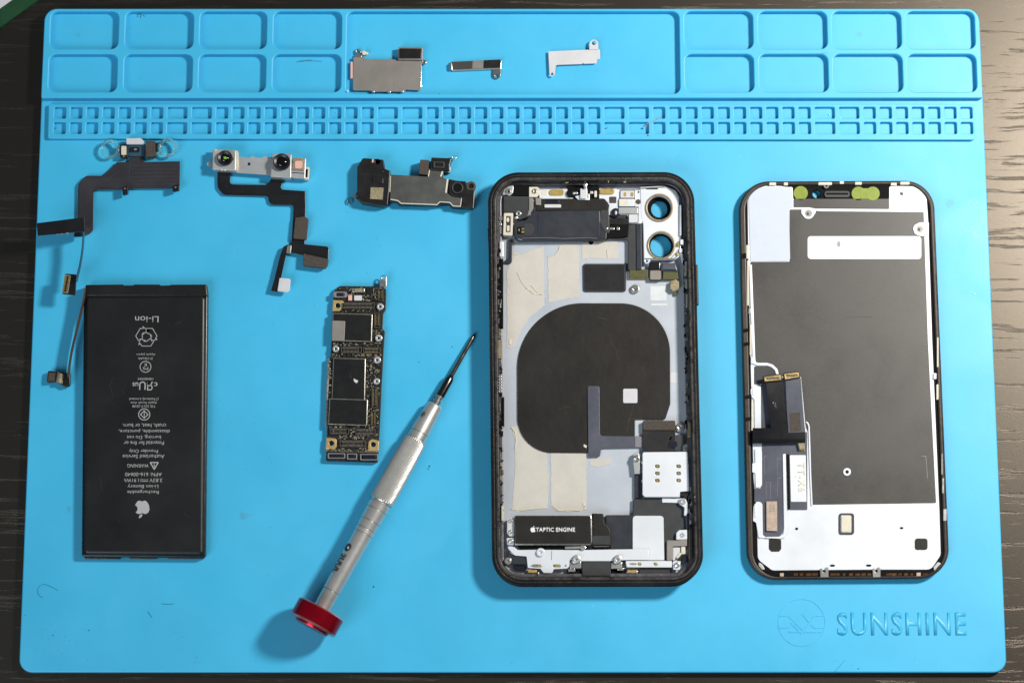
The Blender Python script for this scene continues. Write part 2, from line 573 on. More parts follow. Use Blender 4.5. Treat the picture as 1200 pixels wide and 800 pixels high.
mat('alu_satin', 'cfcdc9', 0.34, metal=0.75, var=0.04, vscale=500, bump=0.05, bscale=3000, rvar=0.03)
mat('alu_dark', '6e6d6b', 0.4, metal=0.9, var=0.08)
mat('red_anodised', 'c4142c', 0.24, metal=0.85, var=0.08, vscale=400, bump=0.04, rvar=0.04)
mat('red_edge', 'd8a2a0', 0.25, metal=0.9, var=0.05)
mat('bit_steel', '8b8175', 0.22, metal=1.0, var=0.12, vscale=400)
mat('bit_black', '5c5752', 0.2, metal=1.0, var=0.1)
mat('green_solder', '123f24', 0.5, var=0.12, vscale=120)
mat('white_card', 'c9c7cc', 0.6, var=0.05)
mat('lint', '20485a', 0.8, var=0.2)
mat('dust_white', 'b9dbe4', 0.8, var=0.1)
mat('purple_dark', '43465a', 0.35, metal=0.3, var=0.12)

# ------------------------------------------------------------------ the table
def structure(name, me, m):
    o = bpy.data.objects.new(name, me)
    me.materials.clear(); me.materials.append(MATS[m])
    COL.objects.link(o); o['kind'] = 'structure'
    return o
tb = plate_mesh([[(-900, -600), (900, -600), (900, 700), (-900, 700)]], -25, -3.0, 2, 'table_top', px=False)
finish(tb); tb.transform(Matrix.Scale(MM, 4))
structure('table_top', tb, 'black_wood')

# ------------------------------------------------------------------ silicone mat
mt = Thing('silicone_mat', 'large sky blue silicone repair mat with moulded trays, on the black table', 'work mat', 600, 400, -3.0)
base_out = rnd([(52.5, 12), (1147.5, 12), (1180, 787.5), (22, 787.5)], [14, 14, 15, 15], 8)
mt.plate('mat_sheet', base_out, -3.0, 0, 'silicone', 0.5, bres=3)

def wr(x0, x1, y0, y1, yref, z, r):
    """world-aligned rounded rectangle seen at these pixels, returned in mm"""
    xa, xb = P(x0, yref, z)[0], P(x1, yref, z)[0]
    ya, yb = P(600, y0, z)[1], P(600, y1, z)[1]
    return rnd([(xa, ya), (xb, ya), (xb, yb), (xa, yb)], r, 8)

ZT = 2.45
tray_out = [P(x, y, ZT) for x, y in rnd([(52.5, 10.5), (1147, 10.5), (1151.5, 115), (48, 115)], [15, 15, 1.5, 1.5], 8)]
loops = [tray_out]
for (a, b) in ((58, 138), (146, 226), (233.5, 312), (320, 400), (802.5, 883), (889.5, 970), (976, 1057), (1063, 1143.5)):
    for (c, d) in ((13.5, 57.5), (63.5, 108)):
        loops.append(wr(a, b, c, d, 60, ZT, 2.6))
loops.append(wr(406, 796.5, 13.5, 110, 60, ZT, 2.6))
me = plate_mesh(loops, 0, ZT, 0.35, px=False, bres=3)
mt.add('parts_tray', me, 'silicone')

ZS = 1.5
so = [P(x, y, ZS) for x, y in rnd([(57, 122), (1141, 122), (1142.5, 164), (56, 162.5)], 2.5, 5)]
loops = [so]
x = 63.0
seq = [0] * 7 + [1] * 2 + [0] * 10 + [1] * 2 + [0] * 11 + [1] * 2 + [0] * 10 + [1] * 2 + [0] * 7
for s in seq:
    w = 23.4 if s else 14.0
    for (c, d) in ((125.5, 139), (143.2, 157)):
        loops.append(wr(x, x + w, c, d, 143, ZS, 0.55))
    x += 28.65 if s else 18.95
me = plate_mesh(loops, 0, ZS, 0.2, px=False, bres=2)
mt.add('screw_tray', me, 'silicone')

mt.text('moulded_word', 'SUNSHINE', 1056.5, 730.5, 151, -0.05, 'silicone', h=27, th=0.24, bold=0.12, space=1.12)
emb = []
emb.append(([circ(939.5, 729, 28, 48), circ(939.5, 729, 27.0, 48)], -0.05, 0.13))
for ie, pl_ in enumerate(([(913.5, 721), (924, 721), (942, 739), (954, 721), (965, 721)],
            [(913.5, 735), (925, 735), (940, 719), (954, 735), (966, 735)],
            [(927, 729), (939, 741.5), (951, 729)],
            [(924, 740), (963, 740)])):
    emb.append((stroke(pl_, 1.4), -0.05 - ie * .01, 0.13 + ie * 0.012))
mt.multi('moulded_emblem', emb, 'silicone', 0.03)

# ------------------------------------------------------------------ green panel in the corner
gp = Thing('green_panel', 'green panel with white centre at the upper left corner of the table', 'panel', 5, 5, -3.0)
gp.plate('green_board', rnd([(-60, 75), (-150, -40), (-30, -130), (62, -13)], 1), -2.98, -1.4, 'green_solder', 0.1)
gp.plate('white_card', rnd([(-60, 53), (-130, -40), (-30, -110), (34, -14)], 1), -1.4, -1.2, 'white_card', 0.05)

# ------------------------------------------------------------------ battery
bt = Thing('phone_battery', 'flat black rechargeable battery pack printed upside down with grey text', 'battery', 170, 490)
ZB = 4.4
bt.plate('wrap', rnd([(98, 342), (243.5, 341), (240.5, 653), (95.5, 652)], 3), 0.1, 3.2, 'battery_edge', 0.6, bres=3)
bt.plate('pouch', rnd([(100.5, 346.5), (240.5, 346), (238, 650), (98, 649)], 5), 0.3, ZB, 'battery_black', 1.1, bres=4, sharp=60)
lip = bt.plate('end_lip', rnd([(100, 333.5), (144, 333), (145, 334), (156, 334), (157, 333), (187, 333), (188, 334.2), (199, 334), (200, 333.2), (242, 333), (243.5, 347), (99.5, 347)], 1.2), 0.2, 3.9, 'battery_black', 0.5, bres=3)
bt.plate('pull_tab', rect(99, 651, 141, 654.5, 1), 0.05, 1.3, 'battery_edge', 0.2)
bt.plate('pull_tab', rect(152, 651, 184, 654.3, 1), 0.05, 1.5, 'battery_edge', 0.2)
bt.plate('pull_tab', rect(196, 651, 239, 654.3, 1), 0.05, 1.3, 'battery_edge', 0.2)
zt = ZB + 0.02
PI = math.pi
TXT = [('Li-ion', 172, 374, 27.5, 7.2), ('Apple Japan', 171, 415, 22, 3), ('3110mAh', 170.5, 420, 17, 3),
       ('HB483584', 170.5, 443.8, 18, 2.6),
       ('(Thailand) Limited', 168.5, 467, 34, 3.6), ('Apple South Asia', 168.5, 471.4, 31, 3.4), ('TIS 2217-2548', 168.5, 475.8, 27, 3),
       ('crush, heat, or burn.', 169, 498, 51, 5.2), ('disassemble, puncture,', 169, 504.6, 60, 5.2), ('burning. Do not', 168.5, 511.6, 40, 5.2),
       ('Potential for fire or', 168.5, 518.8, 47, 4.6), ('Provider Only', 168, 527.8, 34, 5.2), ('Authorized Service', 168, 534.6, 49, 4.6),
       ('WARNING', 161.5, 545.4, 25, 4.2), ('APN: 616-00640', 168, 555.6, 43, 4.4),
       ('11.91Wh', 155.5, 562.5, 20, 4.4), ('3.83V', 182.5, 562.5, 15, 4.4),
       ('Li-ion Battery', 167.5, 569.2, 36, 5.2), ('Rechargeable', 167.5, 575.8, 37, 5)]
for s, cx, cy, w, h in TXT:
    bt.text('printed_text', s, cx, cy, w, zt, 'print_grey', rot=PI, h=h, bold=0.02 if h < 6 else 0)
bt.multi('printed_symbol', [(stroke([(166.5, 563.4), (173.5, 563.4)], 0.7), zt, zt + .012), (stroke([(166.5, 561.6), (168.2, 561.6)], 0.6), zt, zt + .012), (stroke([(169.2, 561.6), (170.9, 561.6)], 0.6), zt, zt + .012), (stroke([(171.8, 561.6), (173.5, 561.6)], 0.6), zt, zt + .012)], 'print_grey', 0.001)
# warning triangle (upside down)
tri = [(175, 541), (186.5, 541), (180.7, 550.8)]
bt.multi('printed_symbol', [([rnd(tri, 0.8), rnd([(177.2, 542.2), (184.3, 542.2), (180.7, 548.4)], 0.4)], zt, zt + .012),
                            (rect(180.2, 544.2, 181.2, 547), zt, zt + .012), (rect(180.2, 542.8, 181.2, 543.6), zt, zt + .012)], 'print_grey', 0.001)
# circled marks
bt.multi('printed_symbol', [([circ(170.5, 429.6, 6.8, 28), circ(170.5, 429.6, 6.0, 28)], zt, zt + .012)], 'print_grey', 0.001)
bt.text('printed_text', 'PS', 170.5, 431.5, 6.4, zt, 'print_grey', rot=PI, h=3.4)
bt.text('printed_text', 'E', 170.5, 427.2, 3, zt, 'print_grey', rot=PI, h=3.2)
bt.multi('printed_symbol', [([circ(169, 485.4, 7, 28), circ(169, 485.4, 6.1, 28)], zt, zt + .012),
                            ([(169, 480.4), (174, 485.4), (169, 490.4), (164, 485.4)], zt, zt + .012)], 'print_grey', 0.001)
bt.multi('printed_symbol', [([(169.4, 482.0), (172.6, 485.4), (169.4, 488.8)], zt + .013, zt + .02), ([(168.6, 482.0), (165.4, 485.4), (168.6, 488.8)], zt + .013, zt + .02)], 'battery_black', 0.001)
bt.text('printed_text', '\u042fU', 171.2, 452, 16, zt, 'print_grey', rot=PI, h=10.5, bold=0.0)
bt.text('printed_text', 'c', 182.5, 450, 4, zt, 'print_grey', rot=PI, h=4.5, bold=0.12)
bt.text('printed_text', 'us', 158.6, 450, 7, zt, 'print_grey', rot=PI, h=4.5, bold=0.12)
# recycling loop: three open folded arrows, upside down
rc = []
cx, cy = 171.5, 395.5
VT = [(cx + 15.5 * math.cos(math.radians(90 + 120 * k)), cy - 1 + 14.5 * math.sin(math.radians(90 + 120 * k))) for k in range(3)]
for k in range(3):
    v, u, w = (Vector(VT[k]), Vector(VT[k - 1]), Vector(VT[(k + 1) % 3]))
    e1, e2 = (u - v), (w - v)
    line = [v + e1 * 0.50, v + e1 * 0.23, v + e2 * 0.23, v + e2 * 0.36]
    n1 = Vector((-e1.y, e1.x)).normalized(); n2 = Vector((-e2.y, e2.x)).normalized()
    if n1.dot(Vector((cx, cy)) - v) < 0: n1 = -n1
    if n2.dot(Vector((cx, cy)) - v) < 0: n2 = -n2
    h = 2.5
    tip = v + e2 * 0.55
    poly = [line[0] - n1 * h, line[1] - n1 * h, line[2] - n2 * h, line[3] - n2 * h, line[3] - n2 * 4.6, tip, line[3] + n2 * 4.2, line[3] + n2 * h, v + (e1 + e2) * 0.21, line[0] + n1 * h]
    pl = [tuple(p) for p in poly]
    rc.append((stroke(pl + [pl[0]], 0.75), zt, zt + .012))
bt.multi('printed_symbol', rc, 'print_grey', 0.001)
fruit_logo(bt, 166.8, 596.5, 20.5, zt, 'print_grey', flip=True)

# ------------------------------------------------------------------ front sensor flex assembly
sf = Thing('sensor_flex_cable', 'slate grey sensor flex cable with two clear plastic rings, above the battery', 'flex cable', 150, 205)
sf.plate('cable_body', rnd([(137, 190), (151, 190), (152, 182), (166, 182), (169, 190), (211, 189), (210.5, 221), (152, 221), (149, 222.5), (112, 222.5), (109.5, 226), (109, 270), (104, 275), (86, 276.5), (91, 262), (91.5, 216), (100, 206), (121, 206)],
         [2, 2, 1, 1, 1, 1.5, 1.5, 1, 1, 4, 4, 6, 6, 1, 6, 8, 8, 4]), 1.0, 1.35, 'cable_slate', 0.06)
sf.multi('fold_line', [(stroke([(118, 214), (143, 199)], 0.6), 1.3, 1.39), (stroke([(151.5, 190), (151.5, 219)], 0.6), 1.3, 1.39)], 'purple_dark', 0.01)
# raised end flap with its fold
sf.plate('end_flap', rnd([(43, 261.5), (98.5, 254.5), (99.5, 271), (44, 276.5)], 1), 9.6, 10.0, 'black_flex', 0.08)
a = P(98, 274, 1.4); b = P(98.5, 272, 9.7)
sf.ribbon('cable_fold', [(P(88, 270, 1.2)[0], P(88, 270, 1.2)[1], 1.2), (P(96, 270, 3)[0], P(96, 270, 3)[1], 3.0), (P(98, 268, 6)[0], P(98, 268, 6)[1], 6.2), (P(97, 264, 9.7)[0], P(97, 264, 9.7)[1], 9.75)], (0, 1, 0), 4.6, 0.3, 'black_flex')
sf.multi('contact_row', [(rect(77.5 + 0, 272.5, 80.5, 274.4), 10.0, 10.1), (rect(71, 273.6, 74, 274.4), 10.0, 10.1), (rect(66, 274.2, 69, 274.9), 10.0, 10.1)], 'bright_steel', 0.01, kind='stuff')
def P3(px, py, z):
    q = P(px, py, z); return (q[0], q[1], z)
sf.ribbon('hanging_strip', [P3(98, 272, 9.6), P3(97, 290, 9.2), P3(94, 310, 9.0), P3(90.5, 325, 8.4), P3(89.8, 330, 8.2)], (0, 0, 1), 3.0, 0.16, 'black_flex')
sf.plate('connector_tag', rnd([(76, 320.5), (90, 321.5), (88.2, 346), (72.5, 344.5)], 2), 7.4, 8.0, 'black_plastic', 0.12)
sf.multi('contact_row', [(rnd([(76 - i * 0.42, 323 + i * 2.3), (78.6 - i * 0.42, 323.1 + i * 2.3), (78.4 - i * 0.42, 324.4 + i * 2.3), (75.8 - i * 0.42, 324.3 + i * 2.3)], 0), 8.0, 8.12) for i in range(9)]
          + [(rnd([(80.3 - i * 0.42, 323 + i * 2.3), (82.3 - i * 0.42, 323.1 + i * 2.3), (82.1 - i * 0.42, 324.4 + i * 2.3), (80.1 - i * 0.42, 324.3 + i * 2.3)], 0), 8.0, 8.12) for i in range(9)], 'gold', 0.01, kind='stuff')
sf.plate('contact_frame', [rnd([(75.6, 322), (83, 322.6), (79.8, 343.4), (72.6, 342.8)], 0.8), rnd([(76.6, 323), (82, 323.5), (79, 342.4), (73.8, 341.8)], 0.5)], 8.0, 8.06, 'passive_tan', 0.01)
# board with sensors
sf.plate('sensor_board', rect(149, 170, 170, 183, 1), 1.2, 2.0, 'lint', 0.1)
sf.plate('sensor_glass', rect(152, 172.5, 163.5, 178.5, 1), 2.0, 2.3, 'navy_gloss', 0.05)
sf.plate('flood_emitter', rect(157, 174, 160, 176, .5), 2.3, 2.5, 'bright_steel', 0.05)
sf.plate('ear_mesh', rnd([(148, 162), (164.5, 161.8), (168.3, 165), (168, 169), (148, 169)], 0.8), 2.0, 3.4, 'pale_grey', 0.15)
sf.plate('sensor_housing', rect(140.5, 169.5, 149.5, 185, 1), 1.0, 2.8, 'black_plastic', 0.12)
sf.plate('gold_lid', rect(142, 171, 148, 181.5, 0.8), 2.8, 3.2, 'cream', 0.08)
sf.plate('lid_dot', circ(145, 183, 1, 8), 2.8, 3.05, 'gold', 0.03)
sf.plate('proximity_sensor', rnd([(170, 165), (182, 165.5), (182, 178), (183, 183), (171, 184.5)], 0.6), 1.0, 3.6, 'taupe_foam', 0.12)
sf.plate('sensor_side', rnd([(182, 167), (185, 167.5), (185, 176), (180, 180), (182, 172)], 0.5), 1.0, 3.2, 'black_plastic', 0.1)
for (cx, cy) in ((128.5, 174.5), (196.5, 173)):
    sf.plate('clear_ring', [circ(cx, cy, 11, 32), circ(cx, cy, 7.6, 32)], 1.9, 2.7, 'clear_plastic', 0.25, bres=3)
sf.multi('ring_arm', [(rect(138, 170, 143, 173), 1.9, 2.4), (rect(138, 179, 143, 182), 1.9, 2.4), (rect(183, 169, 190, 172), 1.9, 2.4), (rect(183, 178, 190, 181), 1.9, 2.4)], 'clear_plastic', 0.1)
for (x0, y0, x1, y1) in ((143.2, 219, 150, 229), (202, 217.5, 210, 225)):
    t = sf.plate('side_tab', rnd([(x0, y0), (x1, y0 - 1), (x1, y1 - 2), (x0 + 0.5, y1)], 1), 2.2, 3.6, 'black_plastic', 0.15)
    sf.plate('solder_dot', circ((x0 + x1) / 2 - 0.5, y0 + 2, 1.1, 10), 3.6, 3.75, 'solder', 0.05, parent=t)

# second strip, emerging from under the battery lip
s2 = Thing('strip_connector', 'thin upright flex strip ending in a small black connector, beside the upper left battery edge', 'flex cable', 85, 400)
s2.ribbon('strip', [P3(100.5, 337, 4.6), P3(98.5, 350, 4.2), P3(91, 382, 3.6), P3(84, 412, 3.2), P3(80.5, 436, 3.0), P3(80.5, 442, 2.6)], (0, 0, 1), 3.4, 0.18, 'taupe_foam')
s2.plate('connector_tag', rnd([(56, 434), (82.5, 437), (82, 452.5), (76, 453.5), (66, 447), (54.5, 448.5)], [2, 1, 3, 3, 2, 2]), 0.9, 2.2, 'black_plastic', 0.3, bres=2)
s2.ribbon('fold', [P3(66, 441, 1.6), P3(68, 442, 2.6), P3(71, 443, 2.9), P3(74, 444, 2.2)], (0.1, 1, 0), 3.4, 0.2, 'passive_tan')
s2.plate('stiffener', rnd([(57, 436), (65, 436.8), (64, 446), (56, 446.5)], 1), 2.2, 2.45, 'taupe_foam', 0.1)

# ------------------------------------------------------------------ front camera module
fc = Thing('front_camera_module', 'twin lens camera module on a silver bracket with a branching black flex tail', 'camera module', 300, 200)
fc.plate('flex_tail', rnd([(254.5, 196), (270, 198), (269.5, 216), (313, 217), (321, 205), (334, 206), (328, 222), (357.5, 224), (358, 243), (357, 287), (341, 297), (344, 243), (343, 240.5), (316, 240), (314, 230), (262, 228.5), (255, 220)],
         [1, 1, 3, 2, 1, 1, 3, 1, 1, 1, 1, 1, 2, 6, 3, 6, 8]), 0.9, 1.2, 'black_flex', 0.06)
fc.plate('bracket', [rnd([(249, 174.5), (277, 176), (279, 183.5), (293, 185), (295, 182.5), (300, 185), (307, 185), (309, 183), (314, 183.5), (320, 187), (320, 206), (313, 205), (278, 202.5), (276, 201), (248.5, 198.5)], 0.8), circ(291.7, 192.2, 1.9, 14)], 2.2, 2.6, 'pale_steel', 0.06)
fc.plate('bracket_lug', circ(245.2, 192.2, 2.8, 14), 2.2, 2.6, 'pale_steel', 0.06)
b1 = fc.plate('camera_box', rnd([(249.5, 174.5), (276.5, 176), (276, 200.5), (249, 198.5)], 1.2), 0.6, 4.4, 'pale_steel', 0.2)
fc.multi('weld_spot', [(circ(x, y, 1.2, 8), 4.35, 4.5) for x, y in ((260, 199), (264, 199.3), (278.5, 199), (253, 176))], 'cream', 0.03, kind='stuff')
fc.plate('bracket_edge', rnd([(276.5, 176.5), (278.7, 177), (279.5, 196), (276, 200)], 0.4), 1.0, 4.0, 'cream', 0.08)
def lens(T, cx, cy, r, z, parent, glint):
    x, y = P(cx, cy, z); k = 1 / 3.26
    F = Matrix.Translation((x, y, z)) @ Matrix.Rotation(-PI / 2, 4, 'Y')
    T.lathe('lens_barrel', [(0, r * k), (1.2, r * k), (1.5, (r - 1) * k), (1.3, (r - 2.6) * k), (1.0, (r - 4) * k), (1.0, 0.1)], 'black_plastic', F, seg=32, parent=parent)
    F2 = Matrix.Translation((x, y, z + 1.0)) @ Matrix.Rotation(-PI / 2, 4, 'Y')
    T.lathe('lens_glass', [(0, (r - 4) * k), (0.25, (r - 4.6) * k), (0.45, (r - 6) * k), (0.5, 0.05)], 'glass_black', F2, seg=24, parent=parent, sharp=60)
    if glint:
        T.plate('painted_glint', rnd([(cx - 2.2, cy - 2.6), (cx + 1.6, cy - 2.2), (cx + 1.8, cy + .6), (cx - 1.6, cy + .5)], 0.6), z + 1.5, z + 1.56, 'lens_glint', 0.01, parent=parent)  # small green plate, a highlight painted onto the lens
lens(fc, 264, 186, 9, 4.4, b1, True)
fc.plate('focus_lug', rnd([(254.5, 184), (258, 182), (258, 190), (256, 189)], .6), 4.3, 4.9, 'dark_steel', 0.08)
fc.plate('focus_lug', rnd([(271, 183), (274.5, 186), (271, 190)], .6), 4.3, 4.9, 'dark_steel', 0.08)
b2 = fc.plate('camera_box', rnd([(319.5, 179.5), (341.5, 180.5), (341, 209), (317, 207)], 1.2), 0.6, 4.6, 'pale_steel', 0.2)
lens(fc, 330.5, 190.5, 10, 4.6, b2, False)
dp = fc.plate('dot_projector', rnd([(343, 184), (358.5, 185.5), (357.5, 209.5), (341.5, 208)], 1), 0.6, 3.4, 'pale_steel', 0.2)
fc.plate('projector_frame', rnd([(343.5, 185), (356.5, 186), (356.5, 199.5), (343, 199)], 1), 3.4, 4.1, 'passive_tan', 0.15, parent=dp)
fc.plate('projector_window', rect(345.5, 188.5, 354.5, 197.5, 2), 4.1, 4.3, 'pink_pad', 0.05, parent=dp)
fc.plate('side_clip', rnd([(357, 195.5), (362.5, 196), (361.5, 210.5), (356, 210)], 0.5), 0.5, 2.8, 'cream', 0.1)
fc.plate('clip_slot', rnd([(358.2, 198), (361, 198.3), (360.3, 208), (357.7, 207.8)], 0.3), 2.8, 2.86, 'black_plastic', 0.02)
fc.multi('seam', [(stroke([(342, 202.3), (357, 203.3)], 0.9), 3.4, 3.46)], 'black_plastic', 0.02)
fc.plate('stiffener', rnd([(346, 255), (357, 253.5), (361.5, 256.5), (359, 281), (343.5, 279.5)], 1.5), 1.2, 2.4, 'taupe_foam', 0.2)
fc.plate('connector_flap', rnd([(342.5, 284), (356, 286), (385.5, 289), (384.5, 305), (342, 296.5)], [1, 1, 3, 1, 1]), 1.6, 2.0, 'black_flex', 0.08)
fc.plate('connector_stiffener', rnd([(355.5, 297), (385, 303.5), (383.5, 311), (381, 314.5), (355, 311)], [1, 1, 2, 2, 1]), 1.3, 3.0, 'taupe_foam', 0.2)
fc.plate('branch', rnd([(332, 289), (338, 286), (337.5, 296), (335, 300), (329, 327), (325.5, 342), (317.5, 341), (322, 325), (328, 300)], 1), 2.0, 2.25, 'black_flex', 0.05)
fc.plate('branch_clip', rnd([(336.5, 288), (341.5, 287), (340.5, 297), (335.5, 296)], 0.6), 2.25, 2.7, 'solder', 0.1)
fc.plate('connector_tag', rnd([(327.5, 325.5), (340.5, 326.5), (339.5, 340), (337, 342.5), (325, 341)], [1, 2, 2, 1, 1]), 2.3, 2.9, 'pale_grey', 0.15)

tr = []
for k in range(5):
    o = 2.2 + k * 2.3
    tr.append((stroke([(263, 226.5 - o), (290, 227.3 - o), (316, 228.5 - o)], 0.35), 1.18, 1.215))
    tr.append((stroke([(256.5 + o, 202), (257 + o, 214)], 0.35), 1.18, 1.215))
    tr.append((stroke([(345 + o, 244), (344.2 + o, 262), (343.5 + o, 284)], 0.35), 1.18, 1.215))
    tr.append((stroke([(318, 227 + o), (352 - o, 228 + o)], 0.35), 1.18, 1.215))
fc.multi('trace_line', tr, 'trace_dark', 0.005, kind='stuff', do=False)
tr = []
for k in range(6):
    o = k * 2.6
    tr.append((stroke([(94 + o, 268), (94.5 + o, 220 + o * .2), (100 + o * .8, 210 + o * .55), (122 + o * .3, 209 + o * .7), (140, 209 + o * .8)], 0.3), 1.33, 1.365))
    tr.append((stroke([(154, 194 + o * 1.7), (207, 193.5 + o * 1.7)], 0.25), 1.33, 1.365))
sf.multi('trace_line', tr, 'trace', 0.005, kind='stuff', do=False)

# ------------------------------------------------------------------ earpiece speaker
es = Thing('earpiece_speaker', 'small black speaker module with a dark polished metal plate across its middle', 'speaker module', 480, 225)
es.plate('resonance_chamber', [rnd([(418.5, 196), (425, 185), (449.5, 187), (451.5, 198), (457.5, 200), (456.5, 221), (454.5, 241), (444, 241), (424.5, 237.5), (418.5, 232)], [3, 3, 2, 1, 1, 1, 2, 1, 2, 2]), circ(442.3, 189.7, 2.4, 14)], 0.4, 4.2, 'black_plastic', 0.4, bres=3)
es.multi('moulded_rib', [(rnd([(436, 207), (449, 208.5), (449, 215.5), (437, 215)], 1), 4.1, 4.5), (rnd([(426, 198.5), (449, 200), (449, 202), (426, 200.5)], 0.8), 4.1, 4.6)], 'black_plastic', 0.12)
es.plate('brass_tip', rnd([(436, 186.5), (438, 186.6), (437.5, 190.5), (435.6, 190.5)], 0.4), 4.1, 4.4, 'pink_pad', 0.06)
es.plate('blank_label', rnd([(434.5, 219.5), (449.5, 220), (448.5, 234), (433.5, 233)], 0.3), 4.2, 4.25, 'passive_tan', 0.01)
es.plate('screw_ear', [circ(419.5, 229.8, 5, 20), circ(419.7, 229.5, 2.2, 14)], 2.4, 3.4, 'dark_steel', 0.15)
es.plate('clear_ear', [circ(409.5, 236, 3.6, 18), circ(409.5, 236, 2, 14)], 0.2, 0.9, 'clear_plastic', 0.15)
es.plate('body', rnd([(455, 205), (503, 208), (527, 210), (556.5, 216), (556.5, 222), (555, 244.5), (529, 243), (526, 239), (513, 240.5), (468, 240), (464, 236), (455, 236)], 1.5), 0.4, 3.3, 'black_plastic', 0.3, bres=2)
mp_ = es.plate('magnet_plate', rnd([(458, 204.5), (502, 207), (504, 198.5), (519, 200), (520.5, 209), (525, 210), (524, 226), (529, 230), (541, 232), (540, 241.5), (530.5, 241), (527, 237), (515.5, 236.5), (512, 239.5), (470, 238), (466, 235), (457, 233.5)], 1), 3.3, 3.75, 'dark_steel', 0.2, bres=2)
es.multi('plate_edge', [(stroke([(457.5, 233.5), (466, 235), (470, 238.2), (512, 239.8), (515.5, 236.5), (527, 237.2), (531, 241.3), (539.5, 241.8), (541, 232)], 1.0), 3.3, 3.85),
                        (stroke([(457.6, 206), (456.8, 225)], 1.0), 3.3, 3.82), (stroke([(524.6, 210), (522.5, 226)], 2.0), 3.3, 3.9), (stroke([(518.8, 200), (516.5, 207)], 1.8), 3.3, 3.9), (stroke([(503.6, 198), (502, 207)], 1.2), 3.3, 3.85)], 'cream', 0.06)
es.plate('foam_block', rnd([(492.5, 187), (503, 187.5), (501.5, 205), (490.5, 203.5)], 0.8), 0.6, 4.0, 'taupe_foam', 0.2)
es.plate('microphone_box', rnd([(505.5, 184.5), (529.5, 185.5), (527, 193), (527.5, 201), (504, 199)], 1), 0.5, 4.4, 'black_plastic', 0.25)
es.plate('microphone_port', [rnd([(508, 189), (520.8, 189.5), (520.5, 197), (507.5, 196.5)], 0.8), rnd([(509.8, 190.8), (519, 191.2), (518.8, 195.2), (509.6, 194.8)], 0.4)], 4.4, 4.9, 'grey_panel', 0.12)
es.plate('side_contact', rnd([(525.5, 196), (528.3, 196.2), (527.5, 202), (525, 201.6)], 0.4), 3.3, 4.0, 'cream', 0.1)
es.plate('clear_ear', [circ(532, 184.6, 3, 18), circ(532, 184.6, 1.5, 12)], 1.4, 2.2, 'clear_plastic', 0.15)
rb = es.plate('right_chamber', rnd([(526.5, 211), (546, 212.5), (549, 222), (556.5, 223), (555, 245), (541, 243), (541.5, 231), (530, 229.5), (526, 226)], 1.2), 3.3, 4.1, 'black_plastic', 0.25)
es.plate('port_ring', [circ(536, 220, 6.8, 24), circ(536, 220, 5.2, 24)], 4.1, 4.5, 'grey_panel', 0.12, parent=rb)
es.plate('port_cavity', circ(536, 220, 5.2, 24), 4.1, 4.15, 'rubber_black', 0.02, parent=rb)
es.plate('screw_ear', [circ(552, 218, 5.6, 22), circ(552, 218, 2.9, 16)], 2.6, 3.9, 'taupe_foam', 0.2)

# ------------------------------------------------------------------ shields in the tray (tray floor is z = 0)
h1 = Thing('connector_shield', 'large grey metal shield plate with black foam block, in the long tray', 'metal shield', 455, 85)
h1.plate('cover_plate', rnd([(414, 67), (427, 67), (428.5, 69.3), (456, 69.7), (457.5, 67.6), (459.5, 69.7), (494, 71.5), (493.5, 106), (476, 105.2), (474, 107.5), (437, 107.8), (434, 106.2), (413.5, 106)], [1, 1, .5, .5, .5, .5, 1, 1, .5, .5, .5, .5, 2]), 1.0, 1.5, 'shield_grey', 0.12, bres=2)
h1.multi('seam', [(stroke([(462.5, 70), (461.3, 106.5)], 0.8), 1.5, 1.53)], 'mid_grey', 0.01)
h1.plate('foam_rim', rnd([(466.5, 55), (495.5, 55.5), (495, 70.5), (466.5, 70)], 1.2), 1.0, 2.6, 'shield_grey', 0.15)
h1.plate('foam_block', rnd([(468.2, 56.8), (494, 57.2), (493.6, 68.2), (468, 68.4)], 0.8), 2.6, 3.1, 'black_plastic', 0.12)
h1.plate('side_tab', rect(410.7, 72.5, 413.4, 92, 0.6), 0.6, 1.3, 'pink_pad', 0.1)
h1.multi('edge_spring', [(circ(426.5, 62, 2.5, 14), 0.6, 1.9), (rect(428, 61, 431.5, 64, 0.8), 0.6, 1.4)], 'cream', 0.2)
h1.plate('screw_ear', [circ(419.5, 61, 3.8, 18), circ(419.5, 60.6, 2.1, 14)], 0.4, 0.9, 'steel', 0.1)
h1.plate('ear_neck', rect(416, 64, 424, 67.5, 0.5), 0.5, 1.2, 'steel', 0.08)
h1.plate('screw_ear', [circ(497, 73, 2.8, 14), circ(497, 73, 1.2, 10)], 0.5, 1.0, 'steel', 0.08)
h1.multi('edge_spring', [(rect(436, 106.3, 439, 108.3, .5), 0.8, 1.7), (rect(454, 106.6, 458, 108.6, .5), 0.8, 1.7), (rect(469, 106.2, 473, 108, .5), 0.8, 1.7), (rect(492.5, 76, 493.9, 102, .4), 0.8, 1.55)], 'bright_steel', 0.1)

